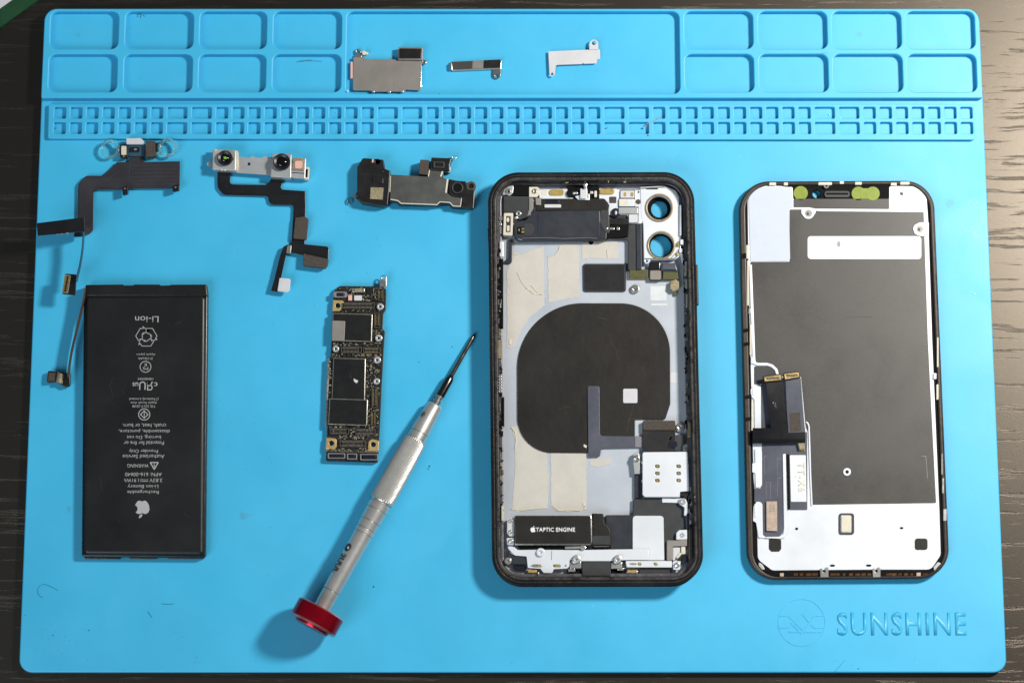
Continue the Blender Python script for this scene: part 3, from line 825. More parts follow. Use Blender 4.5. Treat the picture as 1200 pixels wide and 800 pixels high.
h2 = Thing('narrow_bracket', 'narrow dark metal bracket with foam strips, middle piece in the long tray', 'metal bracket', 558, 76)
h2.plate('bracket_base', rnd([(528, 72.5), (545, 71.7), (586, 69.8), (588, 71.5), (587.2, 81), (531, 83.3), (527, 81)], 1), 0.5, 1.0, 'bright_steel', 0.12)
h2.plate('foam_strip', rnd([(529.5, 72.7), (554, 71.5), (553.6, 80.4), (531, 81.3), (529, 79.5)], 0.8), 1.0, 1.45, 'print_dark', 0.1)
h2.plate('adhesive_strip', rnd([(554, 71.4), (567, 70.8), (566.6, 79.9), (553.7, 80.4)], 0.3), 1.0, 1.4, 'shield_grey', 0.08)
h2.plate('foam_strip', rnd([(567, 70.7), (587, 69.8), (586.5, 79), (566.7, 79.8)], 0.8), 1.0, 1.6, 'black_plastic', 0.12)
h2.plate('screw_eye', [rnd([(577.3, 81), (586.8, 80.6), (587, 89), (582, 94), (577, 90)], [.5, .5, 4.5, 4.5, 4.5]), circ(582, 89.3, 2.2, 16)], 0.3, 0.8, 'dark_steel', 0.1)
h2.plate('end_roll', rnd([(527, 74), (529.5, 73.5), (530.5, 82.5), (527.5, 81.5)], 0.8), 0.8, 1.6, 'steel', 0.2)

h3 = Thing('angled_bracket', 'pale silver L shaped bracket, rightmost piece in the long tray', 'metal bracket', 672, 68)
h3.plate('bracket_plate', [rnd([(642.5, 60.5), (644, 60.3), (690, 58.3), (703, 58), (703.3, 69), (700, 70), (699, 74.5), (684.5, 75), (683.5, 74), (682, 75.2), (652.5, 76.3), (651, 78), (650.3, 87), (647, 91), (643.8, 88)], [1, 1, .5, 1, 1, .5, .5, .4, .4, .4, 1, 1, 3, 3, 3]), circ(647.2, 87, 1.7, 14)], 0.9, 1.35, 'pale_grey', 0.1)
h3.plate('screw_eye', [rnd([(690.5, 58.2), (690.5, 50), (695.5, 45.5), (701, 49), (701, 58.4)], [.5, 4, 5, 4, .5]), circ(696, 50.5, 2.5, 16)], 1.3, 1.75, 'pale_grey', 0.1)
# ------------------------------------------------------------------ logic board
lb = Thing('logic_board', 'long narrow black circuit board crowded with chips, between battery and screwdriver', 'circuit board', 415, 440)
ZL = 2.0
HOLES = [circ(396, 358, 3, 16), circ(388.5, 519, 3, 16), circ(437.5, 520.5, 3, 16)]
lb.plate('circuit_substrate', [rnd([(391, 345), (392, 340), (398, 335), (447, 335.5), (452.5, 339), (452, 362), (449, 367), (448, 385), (451, 388), (449.5, 410), (447, 455), (445, 500), (442.5, 541.5), (382, 539.5), (383.5, 500), (386.5, 440), (388.5, 400), (389.5, 370)], 1)] + HOLES, 0.5, ZL, 'board_black', 0.1)
lb.multi('board_edge_wall', [(stroke([(385, 420), (383.5, 455), (382.5, 500)], 2.0), 0.6, 2.3), (stroke([(382, 528), (443, 529.5)], 0.8), ZL, 2.25)], 'solder', 0.05)
# gold screw pads
def pad(pts, hole, r): lb.plate('gold_pad', [rnd(pts, r), hole], ZL, ZL + 0.35, 'gold_pad', 0.1)
mat('gold_pad', 'c6a972', 0.4, metal=0.5, var=0.1, vscale=600)
pad([(390.5, 351.5), (402.5, 352), (402, 360), (398, 364.5), (389.5, 364.5)], HOLES[0], [0.5, 2, 3, 3, 1])
pad([(382.5, 512.5), (394.5, 513.5), (394, 524), (391, 527.5), (381.5, 526.5)], HOLES[1], [0.5, 3, 3, 3, 1])
pad([(432, 517), (436, 514), (444, 516), (443.5, 528.5), (431, 528)], HOLES[2], [3, 3, 2, 1, 1])
# shielded chips
def chip(pts, z1, name='shield_can', rim='solder', w=1.0, topm='chip_black'):
    c = lb.plate(name, rnd(pts, 0.8), ZL, z1, rim, 0.12)
    cx = sum(p[0] for p in pts) / len(pts); cy = sum(p[1] for p in pts) / len(pts)
    xs = [p[0] for p in pts]; ys = [p[1] for p in pts]
    kx = 1 - 2 * w / (max(xs) - min(xs)); ky = 1 - 2 * w / (max(ys) - min(ys))
    ins = [(cx + (x - cx) * kx, cy + (y - cy) * ky) for x, y in pts]
    lb.plate('shield_film', rnd(ins, 0.6), z1, z1 + 0.08, topm, 0.03, parent=c)
    return c
c1 = chip([(390, 366.5), (436.5, 368), (435.5, 400.5), (388.8, 399)], 3.3)
lb.plate('bare_lid', rnd([(389.5, 375.5), (404.5, 376), (403.5, 399.5), (388.8, 399)], 1), 3.38, 3.6, 'shield_grey', 0.08, parent=c1)
c2 = chip([(390.5, 419), (428.5, 420), (427.5, 470), (388.5, 468)], 3.0)
c3 = chip([(386, 466.5), (431, 468), (430, 498.5), (384.5, 497)], 3.5)
lb.plate('peeled_flake', rnd([(414, 443), (420, 446), (418, 449), (415, 447)], 0.5), 3.08, 3.3, 'pale_grey', 0.05, parent=c2)
lb.plate('dark_square', rect(402, 437, 411, 446, 1), 3.08, 3.14, 'black_plastic', 0.02, parent=c2)
for a in ((401, 354.5, 439, 361.5), (399.5, 406, 424, 413.5), (425.5, 407, 446, 414), (386.5, 501.5, 409, 508.5), (416.5, 502, 440, 509.5),
          (398, 515.5, 428.5, 523.5), (435.5, 452.5, 442.5, 478), (434.5, 481, 440.5, 499), (442.5, 338, 449.5, 352), (438.5, 366.5, 445.5, 384)):
    connector(lb, *a, ZL, 0.8, 'board_black', 'gold' if a[0] > 424 else 'solder', rim='taupe_foam')
for a in ((384, 530.5, 404.5, 537), (406.5, 531, 418.5, 538), (422, 531.5, 443, 539)):
    lb.plate('shield_frame', [rect(*a, 1), rect(a[0] + 1.4, a[1] + 1.2, a[2] - 1.4, a[3] - 1.2, .6)], ZL, 2.9, 'mid_grey', 0.08)
    lb.plate('inner_chip', rect(a[0] + 3, a[1] + 2, a[2] - 3, a[3] - 2, .4), ZL, 2.5, 'navy_gloss', 0.05)
lb.plate('coil_component', [rect(390.5, 341.5, 407, 348.5, 2.4), rect(394, 343, 403.5, 347, 1)], ZL, 3.0, 'mid_grey', 0.15)
lb.plate('inner_chip', rect(395, 343.6, 402.5, 346.6, .6), ZL, 2.6, 'navy_gloss', 0.05)
lb.plate('capacitor', rect(412, 337.5, 427.5, 342.5, 1.5), ZL, 3.0, 'solder', 0.2)
lb.plate('capacitor_body', rect(415.5, 338, 424, 342, 0.5), 3.0, 3.15, 'passive_tan', 0.1)
lb.plate('filter_chip', rect(408, 345.5, 412.5, 352, .6), ZL, 2.8, 'pink_pad', 0.08)
lb.plate('filter_chip', rect(415, 346, 424, 352, .6), ZL, 2.8, 'pale_grey', 0.08)
lb.plate('small_chip', rect(429.5, 337, 438, 345, .5), ZL, 2.7, 'chip_black', 0.08)
for (cx, cy, r) in ((445.5, 359, 4), (443.8, 395.8, 4.2), (393.5, 408.5, 3.8), (442, 421.5, 4.2), (441.3, 446.5, 3.8)):
    x = lb.plate('standoff', [circ(cx, cy, r, 20), circ(cx, cy, r * 0.35, 12)], ZL, 3.0, 'pale_steel', 0.2)
lb.plate('antenna_tab', [rnd([(445, 334.5), (446, 324), (449, 321.5), (453, 324), (453, 334.5)], [.5, 2, 3, 2, .5]), circ(449.4, 325.5, 1.9, 14)], 2.4, 2.8, 'steel', 0.1)
lb.plate('tab_foot', rnd([(445, 330), (453, 330), (452.5, 336), (445, 336)], .5), 1.0, 2.4, 'steel', 0.1)
# crowds of tiny components in the free areas
tiny_a, tiny_b, tiny_c = [], [], []
def crowd(x0, y0, x1, y1, n):
    for _ in range(int(n * 1.7)):
        x = random.uniform(x0, x1 - 1.6); y = random.uniform(y0, y1 - 1.6)
        w, h = random.choice(((1.8, 1.0), (1.0, 1.8), (1.4, 0.8), (0.8, 1.4), (2.4, 1.5)))
        random.choice((tiny_a, tiny_b, tiny_c, tiny_b)).append((rect(x, y, x + w, y + h), ZL, ZL + random.uniform(0.25, 0.6)))
crowd(393, 336, 448, 352, 40); crowd(424, 343, 442, 353, 30); crowd(403, 361, 448, 366, 26); crowd(436, 385, 449, 392, 12)
crowd(388, 401, 447, 406, 34); crowd(388, 414, 447, 418.5, 30); crowd(429, 414, 446, 466, 90); crowd(431, 466, 444, 512, 50)
crowd(385, 498.5, 442, 501.5, 26); crowd(409, 501, 417, 515, 22); crowd(396, 509, 432, 515, 34); crowd(384, 524, 442, 529, 30); crowd(385, 420, 388, 466, 26)
lb.multi('tiny_component', tiny_a, 'passive_tan', 0.03, kind='stuff', do=False)
lb.multi('tiny_component', tiny_b, 'board_black', 0.03, kind='stuff', do=False)
lb.multi('tiny_component', tiny_c, 'solder', 0.03, kind='stuff', do=False)

# ------------------------------------------------------------------ screwdriver
sd = Thing('precision_screwdriver', 'satin aluminium precision screwdriver with red spinning cap, lying diagonally on the mat', 'screwdriver', 450, 560)
pa = Vector(P3(366.0, 732.5, 8.8)); pb = Vector(P3(556.2, 391.3, 0.9))
ax = (pb - pa); LEN = ax.length; ax.normalize()
zz = Vector((0, 0, 1)); yy = zz.cross(ax).normalized(); zz = ax.cross(yy).normalized()
FR = Matrix(((ax.x, yy.x, zz.x, pa.x), (ax.y, yy.y, zz.y, pa.y), (ax.z, yy.z, zz.z, pa.z), (0, 0, 0, 1)))
L = LEN
def D(d): return L * (1 - d / 119.5)          # distance back from the tip -> position on the axis
cap = sd.lathe('spinning_cap', [(-0.9, 0.1), (-0.9, 6.2), (-0.3, 6.5), (0.2, 6.6), (0.2, 7.6), (-0.1, 8.2), (0.2, 8.65), (0.6, 8.75), (6.1, 8.75), (6.5, 8.55), (6.6, 8.2), (6.6, 4.0), (6.7, 0.1)], 'red_anodised', FR, seg=96, sharp=25)
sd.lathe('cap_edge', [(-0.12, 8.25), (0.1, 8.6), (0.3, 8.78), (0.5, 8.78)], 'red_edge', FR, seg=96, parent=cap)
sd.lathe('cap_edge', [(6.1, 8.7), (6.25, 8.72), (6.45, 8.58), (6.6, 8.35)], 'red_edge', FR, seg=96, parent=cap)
def groove(d, r): return [(D(d) - 0.22, r), (D(d) - 0.1, r - 0.28), (D(d) + 0.1, r - 0.28), (D(d) + 0.22, r + 0.06)]
sd.lathe('handle', [(6.5, 0.1), (6.5, 3.0)] + groove(105.8, 3.1) + [(D(86.5), 3.4)] + groove(82.8, 3.5) + groove(80.9, 3.55) + groove(77.8, 3.7) + groove(73.2, 3.85) +
         [(D(71.0), 3.95), (D(70.6), 3.65), (D(70.0), 3.65), (D(69.6), 3.9)], 'alu_satin', FR, seg=72, sharp=22)
# knurled grip: helical flutes as real geometry
vs, fs = [], []
T0, T1, NS, SEG, NF = D(69.8), D(44.3), 60, 240, 30
for i in range(NS + 1):
    t = T0 + (T1 - T0) * i / NS
    e = min(1, min(i, NS - i) / 2.0)
    base = 4.3 - 0.3 * (i / NS) + 0.15 * math.sin(PI * i / NS) - 0.15 * (1 - e)
    for j in range(SEG):
        a = 2 * PI * j / SEG
        ph_ = (a * NF / (2 * PI) - (t - T0) * 0.26) % 1.0
        r = base - 0.36 * e * (1 - abs(2 * ph_ - 1)) ** 1.4
        vs.append(tuple(FR @ Vector((t, r * math.cos(a), r * math.sin(a)))))
for i in range(NS):
    for j in range(SEG):
        fs.append((i * SEG + j, i * SEG + (j + 1) % SEG, (i + 1) * SEG + (j + 1) % SEG, (i + 1) * SEG + j))
me = bpy.data.meshes.new('knurled_grip'); me.from_pydata(vs, [], fs)
sd.add('knurled_grip', me, 'alu_satin', sharp=60)
sd.lathe('neck', [(D(44.6), 3.7), (D(44.2), 3.45), (D(42.0), 3.42)] + groove(41.5, 3.4) + [(D(30.2), 2.8), (D(29.9), 2.6), (D(29.9), 0.1)], 'alu_satin', FR, seg=64)
sd.lathe('collar', [(D(30.0), 1.3), (D(28.9), 1.3), (D(28.8), 1.6), (D(28.0), 1.6), (D(27.9), 1.1), (D(27.1), 1.1), (D(27.0), 1.5), (D(26), 1.5)], 'steel', FR, seg=32)
sd.lathe('chuck', [(D(26.4), 1.3), (D(26.2), 1.55), (D(19.2), 1.5), (D(17.9), 1.1), (D(17.5), 0.8)], 'bit_black', FR, seg=32)
sd.lathe('bit_shaft', [(D(17.9), 0.78), (D(2.6), 0.74), (D(1.4), 0.66), (D(0.4), 0.36), (L, 0.12)], 'bit_steel', FR, seg=24)
sd.lathe('bit_tip', [(D(1.9), 0.74), (D(1.2), 0.68), (D(0.3), 0.4), (L + 0.1, 0.15)], 'bit_black', FR, seg=12)
# lettering wrapped round the handle
def wrap_text(body, t0, t1, ang, m, r0, height, name='printed_text', mirror=False):
    cu = bpy.data.curves.new(name, 'FONT'); cu.body = body; cu.size = 10; cu.align_x = 'CENTER'; cu.align_y = 'CENTER'; cu.offset = 0.35
    cu.resolution_u = 6
    ob = bpy.data.objects.new(name, cu); me = bpy.data.meshes.new_from_object(ob)
    bpy.data.objects.remove(ob); bpy.data.curves.remove(cu)
    return wrap_mesh(me, t0, t1, ang, m, r0, height, name)
def wrap_mesh(me, t0, t1, ang, m, r0, height, name):
    bm = bmesh.new(); bm.from_mesh(me)
    bmesh.ops.triangulate(bm, faces=bm.faces)
    bmesh.ops.subdivide_edges(bm, edges=[e for e in bm.edges if e.calc_length() > 1.0], cuts=2)
    bm.to_mesh(me); bm.free()
    xs = [v.co.x for v in me.vertices]; ys = [v.co.y for v in me.vertices]
    x0, x1, y0, y1 = min(xs), max(xs), min(ys), max(ys)
    for v in me.vertices:
        t = t0 + (t1 - t0) * (v.co.x - x0) / (x1 - x0)
        h = ((v.co.y - y0) / (y1 - y0) - 0.5) * height
        a = math.radians(ang) + h / r0 * (1 if t1 > t0 else -1)
        p = FR @ Vector((t, -r0 * math.sin(-a), r0 * math.cos(a)))
        v.co = p
    return sd.add(name, me, m, do=False)
wrap_text('2UUL', D(92.4), D(100.0), 42, 'print_dark', 3.52, 2.7)
ico = plate_mesh([circ(0, 0, 5, 24)], 0, 0.1, 0.0, px=False)
wrap_mesh(ico, D(91.3), D(88.3), 42, 'print_dark', 3.49, 3.0, 'printed_logo')
ico = plate_mesh([[(-4, -2), (0, 3), (4, 0), (1, 0), (0, -3)]], 0, 0.1, 0.0, px=False)
wrap_mesh(ico, D(90.6), D(89.0), 36, 'pale_grey', 3.53, 1.2, 'printed_logo')
ico = plate_mesh([circ(0, 0, 5, 24), circ(0, 0, 4.0, 20), rect(-2, -2, 2, 2)], 0, 0.1, 0.0, px=False)
wrap_mesh(ico, D(36.5), D(34.2), 40, 'print_dark', 3.22, 2.0, 'printed_logo')

# ------------------------------------------------------------------ phone housing
ph = Thing('phone_housing', 'opened black phone rear housing with charging coil, antenna parts and a vibration motor inside', 'phone housing', 697, 440)
OUT = [(572.5, 203), (812, 202.5), (823.5, 684), (578, 684.5)]
def inset(px):
    (a, b, c, d) = OUT
    return [(a[0] + px, a[1] + px), (b[0] - px, b[1] + px), (c[0] - px, c[1] - px), (d[0] + px, d[1] - px)]
LENS1, LENS2 = circ(772.4, 244.3, 9.6, 28), circ(774.6, 288.5, 12.2, 28)
ph.plate('rear_glass', [rnd(inset(4), 31, 10), circ(772.4, 244.3, 10.5, 28), circ(774.8, 288.3, 12.6, 28)], 0.0, 1.0, 'glass_black', 0.3, bres=2)
ph.plate('frame', [rnd(OUT, 35, 10), rnd(inset(4.2), 31, 10)], 0.4, 8.0, 'frame_black', 1.6, bres=5, sharp=60)
ph.plate('frame_shoulder', [rnd(inset(3.0), 32, 10), rnd(inset(8.6), 27, 10)], 0.6, 7.95, 'residue', 0.35, bres=2)
ph.plate('inner_ledge', [rnd(inset(8.4), 26, 10), rnd([(587.5, 217), (799, 216.5), (808, 671), (590.5, 672)], 20, 10)], 0.6, 4.2, 'rail_grey', 0.3, bres=2)
ph.plate('frame_lip', [rnd(inset(2.0), 33.3, 10), rnd(inset(3.0), 32.4, 10)], 7.6, 8.03, 'frame_grey', 0.06)
midout = rnd([(587, 216), (800, 215.5), (809, 672), (590, 673)], [18, 18, 20, 20], 8)
ZM = 2.0
ph.plate('mid_plate', [midout, circ(772.6, 243.6, 14.2, 28), circ(774.7, 287.6, 14.8, 28)], 1.0, ZM, 'plate_silver', 0.08)

# torn adhesive tapes
def wob(pts, amp=0.5, step=4):
    out = []
    for i in range(len(pts)):
        p, q = Vector(pts[i]), Vector(pts[(i + 1) % len(pts)])
        n = max(1, int((q - p).length / step))
        for k in range(n):
            t = k / n
            pp = p + (q - p) * t
            out.append((pp.x + random.uniform(-amp, amp), pp.y + random.uniform(-amp, amp)))
    return out
for tp in ([(601, 295), (605, 297.5), (614, 297), (620, 294), (637, 289), (638, 358), (619, 373), (609.5, 388), (603, 405), (599, 408), (594, 407), (594, 319)],
           [(642, 301), (650, 299), (654, 294), (654, 288), (658, 286.5), (678, 286), (679, 349), (662, 350), (650, 353.5), (643, 354)],
           [(682, 284), (724, 282), (723, 303), (682, 303)],
           [(599, 499), (614, 499), (620, 505), (628, 517), (641, 525), (643, 560), (642, 596), (620, 597), (606, 599), (600, 597), (603, 560), (604, 520)],
           [(645, 527.5), (687, 531), (687.5, 597), (670, 599), (652, 598.5), (646, 593)],
           [(691, 540), (700, 537), (717, 536), (715, 544), (700, 547), (692, 545)]):
    ph.plate('torn_tape', wob(tp, 0.6, 3), ZM, ZM + 0.1, 'cream_tape', 0.03)
crk = []
for (pts, w) in (([(600, 297), (606, 298.5), (614, 297.5), (620, 295), (637, 289.5)], 0.7), ([(642, 301), (651, 299), (655, 293), (656, 288)], 0.7),
                 ([(599, 500), (604, 506), (605, 516), (603.5, 526)], 1.2), ([(625, 514), (627, 520), (634, 525), (642, 525)], 1.2),
                 ([(606, 319), (611, 330), (617, 338), (626, 344)], 0.6), ([(617, 336), (625, 344), (635, 345)], 1.6), ([(622, 334), (632, 345), (636, 345)], 0.8),
                 ([(598, 596), (612, 597.5), (630, 595.5), (641, 594)], 0.9), ([(648, 592), (655, 598), (668, 597), (680, 598), (686, 592)], 1.2),
                 ([(684, 588), (685, 596)], 2.0), ([(598, 397), (598, 404)], 2.6), ([(712, 302), (711, 293), (717, 288)], 0.4)):
    crk.append((stroke(pts, w), ZM + 0.08, ZM + 0.3))
ph.multi('tape_crease', crk, 'cream', 0.06, kind='stuff')
ph.plate('adhesive_mark', rect(597, 332, 606, 342, 1), ZM + 0.1, ZM + 0.13, 'pink_pad', 0.01)
bpy.data.objects['adhesive_mark'].data.materials[0] = MATS['cream_tape']
ph.plate('adhesive_mark', rect(762, 335, 781, 352, 1), ZM, ZM + 0.05, 'faint_cream', 0.02)
ph.plate('adhesive_mark', rect(763, 355.5, 782, 358, .5), ZM, ZM + 0.05, 'faint_cream', 0.02)
ph.plate('plate_hole', circ(692.5, 284, 2.8, 14), ZM + 0.11, ZM + 0.14, 'rubber_black', 0.01)
ph.plate('grey_tag', rect(785, 436, 794.5, 448.5, 1.5), ZM, ZM + 0.05, 'mid_grey', 0.02)
bpy.data.objects['grey_tag'].data.materials[0] = MATS['pale_grey']

# charging coil
coil = ph.plate('charging_coil', rnd([(606, 355), (785, 355.5), (785.5, 473), (779.5, 491.5), (744, 491.5), (744, 511), (690, 511), (690, 530.5), (606.5, 530)],
                [76, 74, 8, 3, 1, 1, 0.5, 1, 76], 10), ZM + 0.02, ZM + 0.5, 'coil_black', 0.08)
ph.plate('coil_window', rect(730.3, 455.3, 747, 472, 1.5), ZM + 0.5, ZM + 0.56, 'pale_grey', 0.02, parent=coil)
ph.plate('coil_fleck', rnd([(684, 520), (688, 522), (687, 525), (684, 523)], 0.5), ZM + 0.5, ZM + 0.6, 'cream', 0.02, parent=coil)
ph.multi('coil_seam', [(stroke([(701, 456), (702, 508)], 0.5), ZM + 0.5, ZM + 0.54), (stroke([(737, 494), (741, 480), (742, 475)], 0.4), ZM + 0.5, ZM + 0.54), (stroke([(735, 505), (737, 490), (752, 490.5)], 0.5), ZM + 0.5, ZM + 0.54)], 'taupe_foam', 0.01, parent=coil)
cf = ph.plate('coil_flex', rnd([(688.5, 452), (702.3, 452), (703, 510.5), (753, 511), (753, 524), (704.5, 525), (703, 535), (689.5, 535.5)], [2, 2, 3, .5, .5, 3, 2, 2]), ZM + 0.52, ZM + 0.95, 'slate_flex', 0.1)
ph.plate('flex_patch', rect(744.3, 511.3, 753, 523.6, .5), ZM + 0.95, ZM + 1.02, 'mid_grey', 0.02, parent=cf)
ph.plate('battery_connector', rect(753, 493, 791.5, 530, 2), ZM + 0.5, ZM + 1.6, 'black_film', 0.12)
ph.plate('connector_foam', rect(753.5, 492.5, 791.3, 503.8, 1.2), ZM + 1.6, ZM + 2.1, 'taupe_foam', 0.15)
ph.plate('dark_gasket', rnd([(785, 513), (790, 509.5), (803.5, 509), (803.5, 519), (798, 523), (797, 528), (782, 528), (786, 521)], 2), ZM + 0.2, ZM + 1.5, 'grey_panel', 0.15)
ph.plate('gasket_pad', rnd([(784, 516.5), (794, 517), (794, 522), (790, 525), (783, 524)], 1.5), ZM + 1.5, ZM + 1.8, 'navy_gloss', 0.1)
ph.plate('contact_crescent', rnd([(783, 515.5), (786, 511), (789, 511), (787, 513.5), (786.5, 516)], 0.6), ZM + 0.4, ZM + 1.6, 'bright_steel', 0.1)
ph.screw(797, 500.5, 5.2, ZM + 1.0, 'steel'); ph.screw(804.8, 524.6, 4.6, ZM + 1.8, 'bright_steel')
ph.screw(744, 338.6, 5.2, ZM + 1.0, 'steel')

# upper parts: antenna pad, flex, camera cage
ap = ph.plate('antenna_pad', rnd([(683, 309), (733, 309), (740, 311), (740, 317), (734, 318), (733.5, 342), (683.5, 342)], [3, 1, 1, 1, 1, 3, 3]), ZM + 0.02, ZM + 0.5, 'navy_panel', 0.1)
ph.plate('pad_face', rect(685, 311, 731.8, 340.3, 2), ZM + 0.5, ZM + 0.56, 'black_film', 0.02, parent=ap)
ph.plate('flex_trunk', rnd([(713, 246), (737, 250), (737, 262), (751, 264), (752, 316), (736, 316), (736, 281), (713, 280)], [3, 2, 1, 1, 1, 1, 2, 1]), ZM + 0.6, ZM + 1.7, 'grey_panel', 0.2)
ph.plate('flex_loop', rnd([(745.5, 262), (751.5, 262), (752, 316), (746, 316)], 1), ZM + 1.7, ZM + 2.1, 'navy_panel', 0.15)
a_ = ph.plate('flex_connector', rect(738, 315.5, 759.5, 326, .8), ZM + 0.4, ZM + 1.5, 'olive', 0.12)
ph.plate('gold_edge', rect(738, 324.8, 759.5, 326.6, .4), ZM + 0.4, ZM + 1.2, 'gold', 0.06, parent=a_)
ph.plate('flex_bend', rnd([(760.5, 307), (774, 307), (774, 316), (760.5, 316.5)], 1), ZM + 1.0, ZM + 2.2, 'black_flex', 0.4, bres=3)
ph.plate('flex_bend', rnd([(774.5, 308), (792, 308), (795, 318), (774.5, 317)], 1), ZM + 1.0, ZM + 2.6, 'slate_flex', 0.6, bres=4)
ph.plate('flex_connector', rect(761, 316, 775.3, 328.5, 1.6), ZM + 0.4, ZM + 2.0, 'taupe_foam', 0.2)
ph.plate('connector_top', rect(762, 317, 774.4, 327.5, 1.6), ZM + 2.0, ZM + 2.1, 'shield_grey', 0.03)
ph.plate('flex_connector', rnd([(777, 317.5), (794, 318), (795.5, 327.5), (776.5, 327.5)], 1), ZM + 0.4, ZM + 1.8, 'olive', 0.2)
hx = ph.plate('coax_clip', rnd([(786, 329), (792, 327), (796, 330), (796, 338), (790, 342), (784.5, 338)], 1.5), ZM + 0.6, ZM + 2.2, 'passive_tan', 0.3, bres=2)
ph.plate('clip_eye', circ(790.5, 334, 1.8, 12), ZM + 2.2, ZM + 2.3, 'gold_matte', 0.03, parent=hx)
ph.plate('clip_tail', rnd([(789, 341), (792, 341), (793, 347), (790, 346)], 0.8), ZM + 0.1, ZM + 1.0, 'olive', 0.15)

cg = ph.plate('camera_cage', [rnd([(750, 219), (779, 217.5), (784, 219.5), (792, 223), (796, 231), (796.5, 262), (799, 282), (797.5, 300), (791, 304), (762.5, 304.5), (760, 309), (756.5, 309), (754.5, 306), (753.5, 262), (751, 256)],
             [1.5, 1, 1, 4, 3, 2, 2, 5, 4, 1, 2, 2, 2, 1, 1], 5), circ(772.6, 243.4, 14, 32), circ(774.8, 287.3, 14.6, 32), circ(758, 305.8, 1.4, 10)], ZM + 0.2, ZM + 2.3, 'white_steel', 0.3, bres=2)
mat('gold_ring', '97866a', 0.4, metal=0.4, var=0.2, vscale=800, bump=0.2)
for (cx, cy, ri, bx, by) in ((772.6, 243.4, 9.2, 772.6, 245.2), (774.8, 287.3, 12.0, 774.2, 288.6)):
    ph.plate('lens_gasket', [circ(cx, cy, 16.6, 36), circ(cx, cy, 14.3, 36)], ZM + 2.25, ZM + 2.75, 'gold_ring', 0.2, parent=cg)
    ph.plate('lens_tube', [circ(cx, cy, 14.9, 36), circ(bx, by, ri + 0.3, 36)], 0.9, 1.6, 'rubber_black', 0.2, parent=cg, bres=2)
ph.multi('cage_rim', [(stroke([(752, 220.5), (780, 219)], 1.2), ZM + 2.2, ZM + 2.8), (stroke([(756, 303), (790, 303), (796, 298), (797.5, 285)], 1.2), ZM + 2.2, ZM + 2.7), (stroke([(787, 302), (796, 292)], 0.9), ZM + 2.2, ZM + 2.6)], 'bright_steel', 0.1, parent=cg)
ph.plate('cage_slot', rect(757, 220.8, 771, 222, .5), ZM + 2.3, ZM + 2.36, 'rubber_black', 0.01, parent=cg)
ph.plate('cage_ear', [rnd([(744.5, 223), (751, 222), (751.5, 241), (745, 240)], 1.5), circ(748, 225, 1.2, 10)], ZM + 0.6, ZM + 2.0, 'white_steel', 0.15)
ph.plate('ear_grommet', circ(747.8, 236.5, 3, 16), ZM + 2.0, ZM + 2.3, 'taupe_foam', 0.1)
ph.plate('side_strip', rect(796.5, 240, 798.8, 276, .8), ZM + 1.0, ZM + 3.2, 'white_steel', 0.15)
ph.multi('gold_spring', [(rect(794, 283.5, 797.5, 288, .8), ZM + 2, ZM + 3.4), (rect(792.5, 296, 795, 299, .8), ZM + 2, ZM + 3)], 'gold', 0.15)
ph.multi('bright_spring', [(rect(797.2, 280.5, 801.5, 286.5, .8), ZM + 1, ZM + 4), (rect(796, 291, 799.5, 296, .8), ZM + 1, ZM + 3.4), (rnd([(797, 296), (800, 297), (802, 308), (799, 307)], .6), ZM + 1, ZM + 3)], 'white_steel', 0.15)

# top left corner and upper speaker
tl = ph.plate('corner_bracket', rnd([(588, 228.5), (591, 222), (596, 218.5), (601.5, 217), (602, 220), (601, 226), (597, 229.5), (594, 228)], 1), 2.0, 5.0, 'pale_steel', 0.2)
ph.screw(595.8, 224, 3.3, 5.5, 'steel', parent=tl)
ph.plate('corner_block', rnd([(602, 217), (620, 217), (620, 229.5), (602, 229)], .5), 2.0, 4.6, 'rubber_black', 0.2)
br = ph.plate('screw_bracket', rnd([(620, 219), (630, 219), (632, 221), (632.5, 227), (629, 231), (620, 231)], [.5, 2, 2, 2, 1, 1]), 2.0, 5.0, 'cream', 0.15)
ph.screw(626.6, 224, 3, 5.4, 'steel', parent=br)
ph.plate('antenna_strip', [rnd([(632, 222), (672, 221), (672, 233), (632, 233)], 1)], 2.0, 4.4, 'white_steel', 0.15)
ph.plate('cream_dot', rect(634, 223, 641, 228.5, 2), 4.4, 4.5, 'cream', 0.03)
ph.plate('gold_contact', rect(643.5, 222, 661, 229, 3.2), 4.4, 4.8, 'gold_matte', 0.15)
ph.plate('dark_panel', rnd([(590, 229.5), (621, 230), (620, 247), (616, 255), (608, 258), (603, 249), (590, 249)], [1, 1, 2, 3, 2, 2, 1]), 2.0, 4.8, 'grey_panel', 0.2)
ph.plate('flex_strip', rnd([(620, 231.5), (625, 232), (625, 244), (620.5, 252), (618, 251.5), (620, 245)], .8), 4.8, 5.1, 'shield_grey', 0.08)
ph.plate('steel_tab', rnd([(627.5, 232), (634, 232), (634, 240.5), (628, 240)], .5), 4.6, 5.0, 'shield_grey', 0.08)
ph.plate('speaker_top', rnd([(628, 233), (708, 232.5), (713, 238), (713.5, 247), (628, 247)], [1, 4, 2, 1, 1]), 2.0, 4.5, 'coil_black', 0.2)
ph.plate('speaker_slot', rect(639.5, 233.8, 655, 238.3, .5), 4.5, 4.56, 'navy_gloss', 0.02)
ph.plate('speaker_bar', rect(638, 239.4, 657.5, 243.3, 1), 4.5, 5.0, 'pale_grey', 0.12)
spk = ph.plate('upper_speaker', rnd([(626, 247), (703.5, 246), (704, 262), (711.5, 266), (711, 281), (607, 281.5), (602.5, 277), (602, 260), (616, 258)], [5, 2, 4, 2, 2, 3, 3, 3, 4]), 2.0, 5.4, 'navy_panel', 0.35, bres=3)
